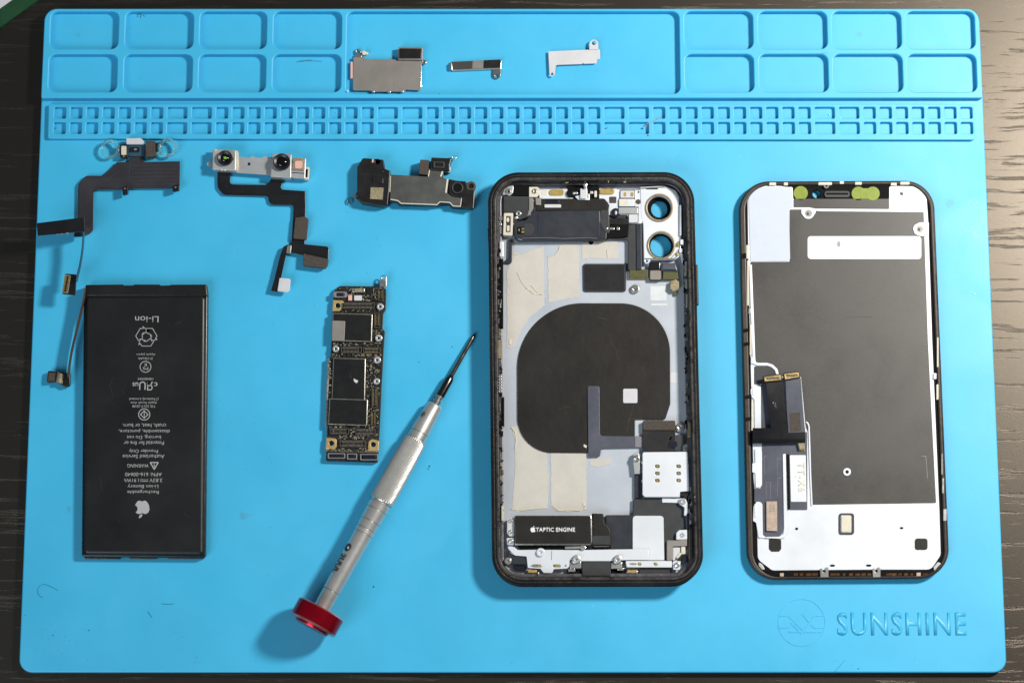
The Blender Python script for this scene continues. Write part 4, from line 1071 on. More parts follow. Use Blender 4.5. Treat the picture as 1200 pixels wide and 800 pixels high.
ph.plate('speaker_tape', rnd([(630, 248), (702, 247.5), (702.5, 277), (630, 277)], 1), 5.4, 5.48, 'navy_panel', 0.03, parent=spk)
ph.plate('round_patch', rnd([(614, 261), (624, 262), (626, 268), (623, 276), (614, 276)], 3), 5.4, 5.5, 'grey_panel', 0.04, parent=spk)
ph.plate('contact_recess', rect(606, 266, 615, 274.5, 1), 5.4, 5.46, 'rubber_black', 0.02, parent=spk)
ph.multi('contact_row', [(rect(607.5, 268, 609, 271), 5.46, 5.6), (rect(611.3, 267.3, 614, 269), 5.46, 5.6), (rect(611, 270.5, 614, 273), 5.46, 5.7)], 'gold', 0.03, kind='stuff', parent=spk)
ph.multi('torn_edge', [(stroke([(612, 279.3), (640, 278.3), (660, 279.6), (690, 278.4), (700, 279.4)], 0.5), 5.38, 5.6), (stroke([(607, 280), (612, 281)], 1), 5.38, 5.6)], 'mid_grey', 0.03, parent=spk)
ph.plate('right_flex', rnd([(703.5, 246), (713.5, 246), (714.5, 275), (708, 271), (703.5, 262)], [1, 1, 4, 3, 4]), 3.0, 5.6, 'grey_panel', 0.2)
cb = ph.plate('contact_bracket', [rnd([(590.5, 249.5), (601.5, 249.5), (600.5, 276), (589.5, 275.5)], 1), rnd([(593, 253), (598.5, 253), (598, 272), (592.5, 272)], 1)], 2.5, 5.3, 'cream', 0.15)
ph.plate('bracket_floor', rnd([(592, 252), (599, 252), (599, 273), (592, 273)], .5), 2.2, 3.6, 'mid_grey', 0.1, parent=cb)
ph.multi('gold_spring', [(rect(593.5, 255, 597, 260, 1), 3.6, 4.6), (rect(593.8, 264, 598, 271, 1), 3.6, 4.8)], 'cream', 0.2, parent=cb)
ph.screw(607.5, 250, 3.2, 5.3, 'bright_steel')
ph.multi('weld_blob', [(circ(604.8, 255, 2, 10), 4.7, 5.2), (circ(587, 256, 2.6, 12), 3.0, 4.6), (circ(586.3, 263, 2, 10), 3.0, 4.4), (rect(585.5, 266, 588.5, 274, .8), 3.0, 4.4)], 'bright_steel', 0.2)
# microphone and flash cluster
ph.plate('microphone', circ(668.5, 226.5, 4.6, 20), 4.4, 5.3, 'rubber_black', 0.2)
ph.multi('microphone_cap', [(circ(672.5, 226.5, 1.6, 8), 5.3, 5.6), (rect(674, 225, 677, 227.5, .5), 4.6, 5.4)], 'pale_steel', 0.1)
ph.plate('cluster_floor', rnd([(664, 218), (702, 218), (702, 233), (674, 233), (666, 231)], 2), 2.5, 4.45, 'rubber_black', 0.15)
ph.plate('flash_bracket', rnd([(673.5, 230), (680, 228.5), (680, 221), (688, 220.5), (688.5, 227), (691, 227), (691, 234.5), (677.5, 234)], .6), 4.5, 5.2, 'white_steel', 0.12)
ph.plate('flash_housing', rnd([(680, 222), (687.5, 222), (687, 233), (680, 232.5)], .6), 5.2, 6.0, 'pale_grey', 0.15)
ph.plate('flash_post', rnd([(683, 215), (688, 214.5), (687.5, 220), (685, 221.5)], .8), 4.0, 6.2, 'bright_steel', 0.2)
ph.multi('blue_chip', [(rect(691.5, 224, 695, 227, .4), 4.5, 5.2)], 'plate_silver', 0.1)
ph.multi('gold_spring', [(rect(689, 227, 690.6, 232, .4), 5.2, 5.5), (rect(696.5, 223.5, 699.5, 231, 1), 4.5, 5.4)], 'cream', 0.1)
# right of the cluster
ph.plate('antenna_strip', rnd([(702, 221), (722, 221), (726, 223), (745, 223), (745, 233), (752, 240), (752, 262), (738, 262), (735, 252), (712, 252), (714, 240), (702, 234)], 1), 2.0, 4.2, 'white_steel', 0.15)
ph.plate('gold_contact', rect(702.5, 221, 720, 227.7, 3.2), 4.2, 4.7, 'gold_matte', 0.15)
ph.plate('grey_square', rect(714, 230.5, 722.3, 238, .8), 4.2, 4.35, 'taupe_foam', 0.05)
ph.plate('grommet', circ(721.5, 249, 5.3, 22), 4.2, 4.9, 'navy_gloss', 0.25)
ph.plate('grommet_pin', rect(720.5, 247, 723, 251.5, 1), 4.9, 5.3, 'plate_silver', 0.1)
for i, a in enumerate(((727, 223.3, 743.5, 231.8), (725.5, 233, 743.5, 241.8), (725, 243, 747.5, 250.6), (737, 251.2, 747.5, 260.8))):
    cl = ph.plate('shield_clip', rect(*a, .8), 4.2, 4.9 + 0.1 * i, ('pale_grey', 'white_steel', 'pale_steel', 'pale_grey')[i], 0.12)
    ph.plate('clip_gap', [rect(a[0] - .7, a[1] - .7, a[2] + .7, a[3] + .7, .8), rect(a[0], a[1], a[2], a[3], .8)], 4.2, 4.24, 'rubber_black', 0.01, parent=cl)  # thin black outline around each clip
    if i == 0: ph.multi('gold_dot', [(rect(731, 225.5, 734, 230, .6), 4.9, 5.0), (rect(739, 225.5, 742.5, 230, .6), 4.9, 5.0)], 'gold_matte', 0.03, parent=cl)
    if i == 1: ph.plate('warm_label', rect(726.5, 234, 736, 241, .3), 5.0, 5.03, 'cream', 0.01, parent=cl)
ph.plate('dark_joint', rnd([(712, 257), (725, 255), (737, 256), (738, 263), (713, 264)], 1), 4.0, 5.0, 'black_film', 0.15)
ph.multi('joint_pin', [(rect(710, 266.5, 712.5, 269, .8), 5, 5.7), (rect(714.5, 266.5, 720, 269.2, .8), 5, 5.7), (rect(722.5, 266, 726, 269.5, .8), 5, 5.7)], 'bright_steel', 0.12)
ph.plate('dark_joint', rnd([(711, 262), (737, 263), (736, 277), (711, 279)], 1), 3.0, 5.0, 'rubber_black', 0.15)
ph.plate('left_flange', rnd([(596, 281), (600.5, 281), (600, 306), (598, 309), (592, 308.5), (592, 305), (595.5, 303)], 1), 2.0, 3.0, 'navy_panel', 0.1)

# SIM card reader with its contact windows
slots = [rect(x - 2.6, y - 1.9, x + 2.6, y + 1.9, 1.2) for x in (770.3, 795.2) for y in (546, 554.3, 562.6)]
sim = ph.plate('card_reader', [rnd([(753, 529.5), (806, 529), (808, 575), (797, 576), (797, 582), (756, 582), (753, 579)], [2, 1.5, 1, .5, .5, 1, 2])] + slots, 3.2, 5.2, 'white_steel', 0.15)
ph.plate('reader_floor', rect(755, 532, 805, 574, 1), 2.2, 3.9, 'black_plastic', 0.1, parent=sim)
for x in (770.3, 795.2):
    for y in (546, 554.3, 562.6):
        ph.plate('contact', rnd([(x - 1.5, y - 1.3), (x + 2.4, y - 1.3), (x + 2.4, y + 1.3), (x - 1.5, y + 1.3)], .6), 3.9, 4.7, 'gold', 0.15, parent=sim)
ph.multi('reader_clip', [([circ(754, 541.5, 2.4, 12), circ(754, 541.5, 1.2, 10)], 3, 5.0), ([circ(754.3, 563, 2.4, 12), circ(754.3, 563, 1.2, 10)], 3, 5.0)], 'pale_steel', 0.1, parent=sim)
ph.plate('reader_lever', rnd([(797, 577.5), (808, 577), (808, 580), (805, 580.5), (805, 584), (801, 584), (801, 581), (797, 581)], .5), 3.0, 5.4, 'black_plastic', 0.12)
st = ph.plate('steel_strap', rnd([(742, 530), (749, 530), (750, 541), (749.5, 555), (743.5, 555), (742, 541)], [3, 3, 2, .5, .5, 2]), 2.4, 4.2, 'pale_steel', 0.15)
ph.screw(745.6, 537, 4.2, 4.6, 'steel', parent=st)
ph.plate('gasket_strip', rect(743.5, 555.5, 752.5, 583, .5), 2.1, 3.2, 'navy_panel', 0.1)
ph.plate('violet_strip', rnd([(806.5, 536), (811, 539), (813, 572), (808.5, 574)], 1), 3.0, 4.6, 'purple_dark', 0.15)
ph.plate('steel_flange', rnd([(776, 583), (800, 583.5), (800, 589), (776, 588.5)], .5), 2.4, 4.0, 'white_steel', 0.12)

# lower speaker and its plate
ph.plate('lower_speaker', rnd([(742, 584.5), (775, 584.5), (776.5, 589), (799, 590), (804.5, 600), (804.5, 618), (797, 621), (792, 628), (791.5, 634), (781.5, 634), (781.5, 659), (710, 660), (710, 603), (741.5, 603)], 1), 2.02, 3.6, 'grey_panel', 0.25, bres=2)
ph.plate('speaker_film', rect(710.5, 604, 742, 643, .5), 3.6, 3.7, 'navy_panel', 0.03)
bf = ph.plate('motor_flex', rnd([(693.5, 601), (707, 601.5), (709, 613), (713, 616), (716, 622), (716, 640), (694, 640)], [1, 1, 2, 3, 3, 1, 1]), 3.8, 5.2, 'coil_black', 0.5, bres=3)
ph.plate('flex_step', rect(694.5, 627.5, 715.2, 637.5, .5), 5.2, 5.26, 'grey_panel', 0.02, parent=bf)
ph.plate('flex_gap', rect(694, 638.5, 716, 642.5, .3), 3.7, 3.9, 'rubber_black', 0.05)
ph.plate('gap_strip', rect(696, 638.6, 713.5, 640.2, .3), 3.9, 5.0, 'shield_grey', 0.05)
ph.plate('speaker_label', rnd([(741.5, 604), (777.5, 604), (778.5, 656), (741.5, 656)], [4, 4, .5, .5]), 3.75, 4.1, 'white_steel', 0.05)
low = ph.plate('lower_bracket', [rnd([(594.5, 639.5), (602, 640), (606.5, 644), (628, 643.7), (683, 644), (742, 643), (760, 643), (760, 655.8), (734, 655.8), (717, 657), (681, 657), (668, 655.5), (667, 663.5), (664.5, 665.8), (649, 666.5), (647, 671), (637, 671), (633.5, 666), (618.5, 665), (617, 651.5), (603.5, 650.5), (596, 643)], [1] * 8 + [1] * 14),
                                rect(623.5, 661, 635, 664.2, 1.5), rect(648, 661, 657, 664.2, 1.5)], 4.3, 4.8, 'white_steel', 0.12)
ph.multi('slot_spring', [(rect(630, 661.3, 634.6, 664, .8), 4.0, 4.9), (rect(649.2, 661.3, 656, 664, .8), 4.0, 4.95)], 'gold', 0.12)
ph.multi('rubbed_mark', [(rnd([(620, 662.5), (624, 661.6), (630, 662), (630, 663.4), (624, 663.8)], .5), 4.8, 4.84), (circ(663, 662.3, 1.3, 10), 4.8, 4.84)], 'shield_grey', 0.01, parent=low)
ph.multi('seam', [(stroke([(646.5, 645), (646.2, 656)], 0.7), 4.8, 4.83)], 'mid_grey', 0.01, parent=low)
ph.screw(633.6, 646.6, 4.8, 5.6, 'white_steel', parent=low)
ph.plate('corner_block', rnd([(595.5, 645), (603, 651), (616.5, 652), (616.5, 661), (602, 661), (595, 656)], 1), 2.2, 4.2, 'navy_panel', 0.2)
ph.plate('corner_recess', rnd([(601, 662.5), (616.5, 662.5), (616, 668.5), (602, 667.5)], 1), 2.2, 3.6, 'navy_gloss', 0.15)
ph.screw(595.3, 657, 4.1, 5.2, 'bright_steel')
ph.plate('copper_spring', rect(618.8, 667.4, 629, 670.6, .5), 3.4, 4.4, 'gold_pad', 0.12)
ph.plate('copper_spring', rnd([(735, 667.5), (746, 667.5), (748, 669), (747, 671), (735, 670.5)], .5), 3.4, 4.4, 'gold_pad', 0.12)
ph.multi('bright_spring', [(rect(630, 670.5, 631.8, 673.5, .5), 3.4, 4.6), (rect(666, 666, 674, 669.5, .5), 3.4, 4.6), (rnd([(723, 666), (731, 664.8), (731, 668), (724, 668)], .8), 3.4, 4.6), (rect(745, 669, 746.8, 672, .5), 3.4, 4.6)], 'bright_steel', 0.12)
for (sx, sy, bx0, by0, bx1, by1) in ((675.3, 655, 668, 657.5, 681, 665.5), (723.7, 655.2, 716.3, 658.5, 729, 665.8)):
    p_ = ph.plate('connector_bracket', rnd([(bx0, by0), (bx1, by0), (bx1, by1), (bx0, by1)], 1), 3.6, 5.0, 'bright_steel', 0.15)
    ph.plate('standoff', [circ(sx, sy, 5.2, 22), circ(sx, sy, 3.4, 20)], 3.0, 5.7, 'steel', 0.2, parent=p_)
    ph.screw(sx, sy, 4.2, 6.2, 'pale_steel', parent=p_)
ph.plate('charge_port', rnd([(682, 657.5), (715.5, 657.5), (716, 674.5), (682, 674.5)], 1), 2.2, 4.6, 'grey_panel', 0.25)
ph.plate('dark_recess', rnd([(665, 667), (681.5, 667), (681.5, 674.5), (665, 674.5)], .5), 2.2, 3.4, 'rubber_black', 0.1)
ph.plate('dark_recess', rnd([(716.5, 666.5), (734, 666.5), (734, 674.5), (716.5, 674.5)], .5), 2.2, 3.4, 'rubber_black', 0.1)
rs = ph.plate('lower_bracket', [rnd([(733, 656.7), (787, 656.7), (787.5, 664.5), (734.5, 664.3)], 1), rect(747, 658.8, 751.5, 662.2, 1.3), rect(765.8, 658.8, 770.5, 662.2, 1.3)], 4.3, 4.8, 'white_steel', 0.12)
ph.multi('slot_spring', [(rect(747.5, 659, 750.6, 662, .8), 4.0, 4.9), (rect(766.6, 659, 770, 662, .8), 4.0, 4.95)], 'gold', 0.12)
ph.multi('rubbed_mark', [(rnd([(736, 660), (741, 659), (746, 659.6), (746, 661.4), (741, 661.8)], .5), 4.8, 4.84)], 'shield_grey', 0.01, parent=rs)
ph.plate('dark_channel', rnd([(749, 665.5), (786, 665.3), (787.5, 668), (786, 672.5), (749, 672.5)], 1), 2.2, 3.6, 'grey_panel', 0.2)
lbk = ph.plate('angle_bracket', rnd([(781.5, 632.5), (792.5, 632.8), (805, 631), (805, 639.5), (788.5, 639.8), (788.5, 656), (781.5, 656.5)], 1), 3.7, 5.2, 'shield_grey', 0.12)
ph.plate('bracket_ear', rnd([(792.5, 632), (792.5, 624), (796, 620.5), (805, 620.3), (805.3, 631.5)], [.5, 2, 3, 1, .5]), 3.6, 5.0, 'white_steel', 0.15)
ph.screw(799.8, 626.5, 2.6, 5.3, 'pale_steel')
ph.multi('cream_spring', [(rnd([(798, 640), (803, 640), (803.5, 649), (798, 649)], 1.2), 3.6, 5.2), (rnd([(797, 646), (799, 649), (794.5, 654), (791.5, 653)], 1.2), 3.6, 5.2)], 'cream', 0.3)
ph.plate('inner_clip', rnd([(788.5, 641), (797, 641), (797, 646), (791.5, 653), (791, 656), (788.5, 656)], .8), 3.2, 4.6, 'pale_grey', 0.12)
sq = ph.plate('screw_plate', rnd([(788.5, 657), (797.5, 657), (797, 667.5), (789, 667)], 1), 3.6, 5.2, 'white_steel', 0.15)
ph.screw(793.4, 661.6, 3.4, 5.6, 'bright_steel', parent=sq)
ph.plate('dark_boss', rnd([(798.5, 651), (806, 650.5), (807, 656), (803, 659.5), (799, 658)], 2), 2.6, 4.4, 'navy_gloss', 0.3)
ph.multi('edge_flange', [(rnd([(803, 603), (806, 603), (806.5, 621), (804, 621)], .6), 3.0, 4.6), (rnd([(798, 667), (806, 657), (808, 658), (800, 669)], .6), 3, 4.2)], 'purple_dark', 0.15)
ar = ph.plate('arm_bracket', rnd([(796, 583.5), (803, 583), (806, 590), (806, 600), (803.5, 604.5), (801.5, 603), (802, 594), (796, 590)], 1.5), 3.4, 5.0, 'white_steel', 0.25)
ph.screw(800.5, 587, 3.6, 5.4, 'pale_steel', parent=ar)

# vibration motor
vm = ph.plate('vibration_motor', rnd([(603, 603.5), (692.5, 603.5), (693.5, 607), (694, 635), (692, 638.5), (603.5, 638.3)], 1.5), 2.2, 6.0, 'steel', 0.25)
ph.plate('motor_label', rnd([(603.6, 604.2), (691.6, 604.2), (692.6, 636.6), (604, 636.6)], 1), 6.0, 6.08, 'coil_black', 0.02, parent=vm)
ph.text('printed_text', 'TAPTIC ENGINE', 650.8, 620.2, 46, 6.09, 'print_white', h=5, bold=0.25, parent=vm, space=1.05)
fruit_logo(ph, 624.6, 619.6, 7.2, 6.09, 'print_white', parent=vm)
mb = ph.plate('motor_bracket', rnd([(594.5, 607), (602.5, 606), (602.5, 628), (597, 628), (594, 624)], [2, 1, 1, 2, 2]), 3.0, 4.8, 'pale_grey', 0.15)
ph.screw(598.4, 609.8, 2.4, 5.1, 'bright_steel', parent=mb); ph.screw(598.4, 622.8, 2.4, 5.1, 'bright_steel', parent=mb)
mt2 = ph.plate('motor_bracket', rnd([(593.5, 630), (602.5, 629.5), (602.5, 638.5), (594.5, 638)], 1), 3.0, 5.0, 'white_steel', 0.15)
ph.screw(598.6, 634, 3.2, 5.3, 'bright_steel', parent=mt2)
ph.multi('motor_spring', [(rnd([(662, 640), (681, 639.6), (681, 642.4), (662, 642.6)], .4), 4.0, 5.6), (rnd([(681, 638.5), (685, 639), (687.5, 641.5), (685, 643.8), (681, 643)], .8), 4, 5.8)], 'bright_steel', 0.15)
ph.plate('motor_gap', rnd([(606, 639), (662, 639), (690, 640), (690, 643.5), (610, 643.5)], .5), 2.6, 4.2, 'rubber_black', 0.05)

# clips, springs and adhesive crumbs along both inner walls
rb_, rs_, rg_ = [], [], []
def rail(xt, xb, y0, y1, n):
    for _ in range(n):
        y = random.uniform(y0, y1); x = xt + (xb - xt) * (y - 215) / 455 + random.uniform(-1.8, 1.8)
        w = random.uniform(0.8, 2.2); h = random.uniform(1.2, 6)
        z = random.uniform(4.3, 5.4)
        pts = wob(rnd([(x - w / 2, y), (x + w / 2, y + .3), (x + w / 2, y + h), (x - w / 2, y + h - .4)], .3), 0.25, 2)
        random.choice((rb_, rb_, rb_, rs_, rg_)).append((pts, 4.0, z))
rail(584.5, 589.0, 290, 400, 30); rail(585.5, 589, 425, 600, 34); rail(801, 808, 300, 500, 56); rail(803, 810, 540, 640, 12)
for _ in range(34):
    x = random.uniform(640, 735); y = random.uniform(208.5, 215); w = random.uniform(.8, 3); h = random.uniform(.6, 1.8)
    random.choice((rb_, rb_, rg_)).append((wob(rect(x, y, x + w, y + h), .25, 2), 6.9, 7.5))
ph.multi('clip_debris', rb_, 'rubber_black', 0.05, kind='stuff', do=False)
ph.multi('clip_debris', rs_, 'pale_steel', 0.05, kind='stuff', do=False)
ph.multi('clip_debris', rg_, 'passive_tan', 0.05, kind='stuff', do=False)
for (x0, y0, x1, y1, z1, m) in ((802.5, 306, 805, 322, 5.6, 'pale_steel'), (803.2, 327, 805.6, 338, 5.6, 'pale_steel'), (804, 344, 806, 360, 5.3, 'pale_steel'),
                                (585.5, 283, 590, 301, 4.9, 'white_steel'), (586, 303, 589.8, 385, 4.6, 'rubber_black'), (588.5, 465, 591, 500, 4.8, 'rubber_black'), (587.5, 592, 590, 610, 5.2, 'cream'),
                                (583.5, 398, 588.5, 420, 4.8, 'passive_tan'), (806, 495, 809.5, 512, 5.4, 'passive_tan'), (807, 620, 811, 655, 5.6, 'taupe_foam')):
    ph.plate('wall_clip', rect(x0, y0, x1, y1, .8), 3.8, z1, m, 0.15)
# little coil spring on the left wall
ph.multi('spring_coil', [([circ(586, 441 + i * 3.4, 1.7, 12), circ(586, 441 + i * 3.4, .8, 10)], 4.2, 5.2) for i in range(6)], 'pale_steel', 0.08, kind='stuff')
# side buttons outside the frame
ph.plate('side_button', rnd([(811.5, 309.5), (817.8, 310), (819.0, 357), (812.8, 358)], 1), 3.0, 5.4, 'bezel_brown', 0.4, bres=2)
ph.plate('side_button', rnd([(571.5, 267), (573.6, 267), (573.9, 283), (572, 283)], .8), 3.0, 5.0, 'frame_black', 0.3)

# ------------------------------------------------------------------ display assembly
dp_ = Thing('display_assembly', 'detached phone screen lying face down, showing its white and graphite rear plate', 'phone screen', 990, 445)
DO = [(865.5, 212.5), (1094, 211.5), (1113.5, 677.5), (876, 679)]
def dins(l, t, r, b):
    return [(DO[0][0] + l, DO[0][1] + t), (DO[1][0] - r, DO[1][1] + t), (DO[2][0] - r, DO[2][1] - b), (DO[3][0] + l, DO[3][1] - b)]
HOLE = circ(957.3, 227.3, 5.0, 22)
dp_.plate('front_glass', [rnd(dins(.5, .5, .5, .5), 34, 10), HOLE], 0.0, 0.8, 'glass_black', 0.25, bres=2)
dp_.plate('bezel_frame', [rnd(DO, 35, 10), rnd(dins(7.5, 4.5, 5.5, 3.5), 30, 10)], 0.5, 3.2, 'bezel_brown', 0.5, bres=3, sharp=60)
dp_.plate('bezel_gasket', [rnd(dins(6.5, 4, 5, 3), 30, 10), rnd(dins(11.5, 8, 11, 11), 27, 10)], 0.8, 2.4, 'rubber_black', 0.1)
dp_.plate('gasket_edge', [rnd(dins(.8, .8, .8, .8), 34.5, 10), rnd(dins(2.2, 2.2, 2.2, 2.2), 33, 10)], 2.9, 3.24, 'frame_black', 0.05)
ZD = 2.6
back = [(876, 240), (876, 219), (905, 217.5), (917, 218), (920, 219), (929, 219), (929.5, 233), (1042, 233), (1042, 218), (1052, 218), (1085, 218.5), (1088, 262), (1092.5, 400), (1101, 600), (1102.5, 650), (1091, 667), (1030, 667), (960, 667.5), (905, 668), (888, 655), (887, 600), (883, 560), (880, 440), (877, 320)]
dp_.plate('rear_plate', rnd(back, [3, 24, 2, 1, 1, 2, 1, 1, 2, 1, 26, 5, 5, 3, 10, 10, 1, 1, 8, 10, 5, 5, 5, 5]), 1.0, ZD, 'white_steel', 0.12)
band = dp_.plate('sensor_band', [rnd([(929, 217), (1042, 217), (1042, 233), (929, 233)], 1), HOLE], 0.8, 2.3, 'rubber_black', 0.15)
dp_.plate('film_disc', circ(938.3, 226.3, 8.4, 28), 2.3, 2.7, 'film_green', 0.12, parent=band)
dp_.plate('film_disc', circ(1006, 226.8, 8.2, 28), 2.3, 2.7, 'film_green', 0.12, parent=band)
dp_.plate('film_disc', circ(1022.8, 226.8, 8.2, 28), 2.3, 2.78, 'film_green', 0.12, parent=band)
dp_.plate('film_bridge', rect(1008, 220.6, 1021, 233, 1), 2.3, 2.74, 'film_green', 0.1, parent=band)
dp_.plate('ear_slot_frame', rect(966, 223.5, 996, 231.5, 3), 2.3, 2.9, 'bezel_brown', 0.2, parent=band)
bpy.data.objects['ear_slot_frame'].data.materials[0] = MATS['grey_panel']
dp_.plate('ear_slot', rect(968, 226, 994, 228.2, 1), 2.9, 2.95, 'rubber_black', 0.02, parent=band)
gb = dp_.plate('brown_strip', rnd([(930, 233), (1042, 233), (1042, 245), (956, 244.5), (949, 243), (930, 243)], 1), ZD, ZD + 0.1, 'bezel_brown', 0.03)
bpy.data.objects['brown_strip'].data.materials[0] = MATS['graphite']
gr = [(879.5, 307), (925.5, 306.5), (925.5, 245.5), (939, 245.5), (962, 247.5), (1082.5, 248.5), (1087.5, 400), (1097, 589), (950.5, 591), (949, 560), (947, 506), (944.5, 500), (939, 441), (913, 441), (909, 431), (903, 426), (884, 425.5)]
gp_ = dp_.plate('graphite_sheet', [rnd(gr, [1, 1, 1, 1, 3, 1, 1, 1, 1, 1, 3, 1, 1, 1, 5, 5, 1]), rect(946.5, 276.5, 1080, 303.5, 4)], ZD, ZD + 0.16, 'graphite', 0.04)
dp_.multi('sheet_crease', [(stroke([(990, 372), (1010, 371), (1022, 371.6)], .35), ZD + .15, ZD + .18)], 'taupe_foam', 0.01)
dp_.multi('window_slot', [(circ(983, 286, 2.1, 14, 3.4), ZD, ZD + .05)], 'shield_grey', 0.01)
def tab(name, pts, sx, sy, r=3.0):
    t = dp_.plate(name, pts, ZD + 0.17, ZD + 0.45, 'white_steel', 0.08)
    dp_.plate('tab_hollow', circ(sx, sy, r, 16), ZD + 0.45, ZD + 0.49, 'shield_grey', 0.01, parent=t)
    dp_.plate('tab_pin', rnd([(sx - 1.8, sy - 1.8), (sx + .6, sy - .5), (sx + .3, sy + 2.2), (sx - 1.8, sy + 1)], .5), ZD + 0.49, ZD + 0.7, 'print_dark', 0.03, parent=t)
tab('screw_tab', rnd([(939, 245), (956, 245), (956, 249), (951, 256.5), (944, 256.5), (939, 250)], [1, 1, 3, 6, 6, 3]), 947.5, 250, 4.2)
tab('screw_tab', rnd([(1088.5, 260.5), (1078, 260.5), (1071, 264), (1070, 268.5), (1072, 274), (1078, 276.5), (1088.5, 276.5)], [1, 4, 4, 4, 4, 4, 1]), 1078, 268.5, 4)
dp_.plate('corner_pin', rnd([(1055, 225), (1059, 226), (1058, 229), (1055, 228)], .5), ZD, ZD + .2, 'print_dark', 0.03)
dp_.plate('rear_hole', circ(988.5 + 4.2, 552.6, 2.0, 14), ZD + .42, ZD + .46, 'rubber_black', 0.01)
dp_.plate('hole_ring', [circ(992.7, 552.6, 4.6, 22), circ(992.7, 552.6, 2.0, 14)], ZD + 0.16, ZD + 0.5, 'white_steel', 0.1)
dp_.multi('faint_outline', [(stroke([(1080, 534), (1085, 534.3), (1087, 560)], .4), ZD + .15, ZD + .19)], 'shield_grey', 0.01)
# white label upper left
lab = dp_.plate('white_label', rnd([(877, 221), (901, 219), (918, 219), (920, 220.5), (925, 219), (928, 222), (929.3, 243.5), (924.6, 244), (926, 305.5), (879.5, 306.5)], [22, 3, 1, 1, 1, 3, .5, .5, 3, 1]), ZD + 0.05, ZD + 0.2, 'label_white', 0.03)
# lower left flex area
fr = dp_.plate('slate_board', rnd([(892, 449), (905, 449), (905, 506), (946, 506), (946, 597), (925, 597), (925, 533), (917.5, 531), (918, 620), (915, 628), (897, 628), (893, 624), (893, 590), (884, 588), (884, 572), (892, 572), (893.5, 530), (892, 500)],
               [2, 1, 1, 1, 1, 1, 1, 2, 4, 4, 4, 3, 3, 1, 1, 2, 3, 1]), ZD + 0.02, ZD + 0.3, 'slate_flex', 0.06)
dp_.plate('slate_panel', rnd([(884, 429), (900, 429), (910, 434), (913, 442), (913, 450), (884, 450)], 1), ZD + 0.17, ZD + 0.22, 'grey_panel', 0.02)
dp_.multi('flex_trace', [(stroke([(896, 555), (895.5, 534), (899, 534)], .4), ZD + .3, ZD + .33), (stroke([(898, 584), (898, 565), (903, 565), (903, 584)], .4), ZD + .3, ZD + .33), (stroke([(911, 556), (911, 537), (915, 537)], .4), ZD + .3, ZD + .33), (stroke([(911, 582), (911.5, 560), (916, 560)], .4), ZD + .3, ZD + .33)], 'mid_grey', 0.01, parent=fr)
dp_.plate('side_clip', rnd([(883, 452), (889.5, 451), (891.5, 453), (892, 506), (884.5, 508), (884, 468), (880, 464), (879.5, 456)], 1.5), ZD + 0.05, ZD + 0.5, 'white_steel', 0.12)
dp_.plate('side_clip', rnd([(884.5, 525.5), (890, 525.5), (893, 529), (893, 568), (891, 571), (885.5, 571), (885, 554), (881.5, 553), (881.5, 542.5), (885, 542)], [1, 3, 3, 3, 3, 1, 1, 1, 1, 1]), ZD + 0.05, ZD + 0.5, 'white_steel', 0.12)
dp_.plate('side_clip', rnd([(886.5, 587.5), (891, 587.5), (893.5, 591), (894, 628), (900, 630), (889, 630), (886, 612), (882.5, 610), (883, 593)], [1, 3, 2, 2, 1, 2, 1, 1, 1]), ZD + 0.05, ZD + 0.5, 'white_steel', 0.12)
dp_.plate('wire_loop', stroke([(879.5, 310), (883.5, 420), (884, 425), (888, 426.5), (899, 426.5), (905, 428.5), (909.5, 433), (911.5, 440)], 3.2), ZD + 0.16, ZD + 0.5, 'white_steel', 0.12)
dp_.plate('wire_loop', stroke([(944.5, 494), (946.5, 495.5), (948, 499), (950, 560), (951.5, 592)], 1.8), ZD + 0.16, ZD + 0.45, 'white_steel', 0.1)
dp_.plate('divider', rnd([(917.2, 531.5), (920.8, 531), (922.2, 597), (923.3, 622), (921, 629), (915, 631), (897, 630), (897, 628.6), (913, 628.3), (918, 625), (918.8, 618)], [2, 2, 1, 2, 3, 3, .5, .5, 3, 2, 1]), ZD + 0.3, ZD + 0.7, 'white_steel', 0.1)
dp_.plate('divider_gap', rnd([(921.5, 532), (924.8, 532), (926, 596), (923.4, 597)], .6), ZD + 0.3, ZD + 0.5, 'rubber_black', 0.03)  # black gap between divider and tag
dp_.plate('white_tag', rnd([(925.5, 533), (944.2, 533), (945.2, 587.6), (926.8, 587.6)], 1), ZD + 0.3, ZD + 0.5, 'white_card', 0.04)
bpy.data.objects['white_tag'].data.materials[0] = MATS['white_steel']
dp_.text('printed_text', 'TT-X6', 939, 559, 34, ZD + 0.52, 'print_gold', rot=-PI / 2, h=8.5, bold=0.05, space=1.2)
bpy.context.view_layer.update()
dp_.plate('print_fleck', circ(932, 558, 1.2, 10), ZD + 0.5, ZD + 0.53, 'print_gold', 0.005)
cc = dp_.plate('copper_chip', rnd([(898, 587), (910.6, 587), (911, 622), (898.3, 621.5)], .6), ZD + 0.3, ZD + 1.1, 'copper', 0.1)
dp_.multi('chip_print', [(rect(901.5 + i * 4, 591 + j * 1.8, 904 + i * 4, 592 + j * 1.8), ZD + 1.1, ZD + 1.12) for i in (0, 1) for j in range(5)], 'shield_grey', 0.004, parent=cc, kind='stuff')
dp_.plate('print_fleck', circ(900.3, 618.7, .6, 8), ZD + 1.1, ZD + 1.12, 'print_dark', 0.005, parent=cc)
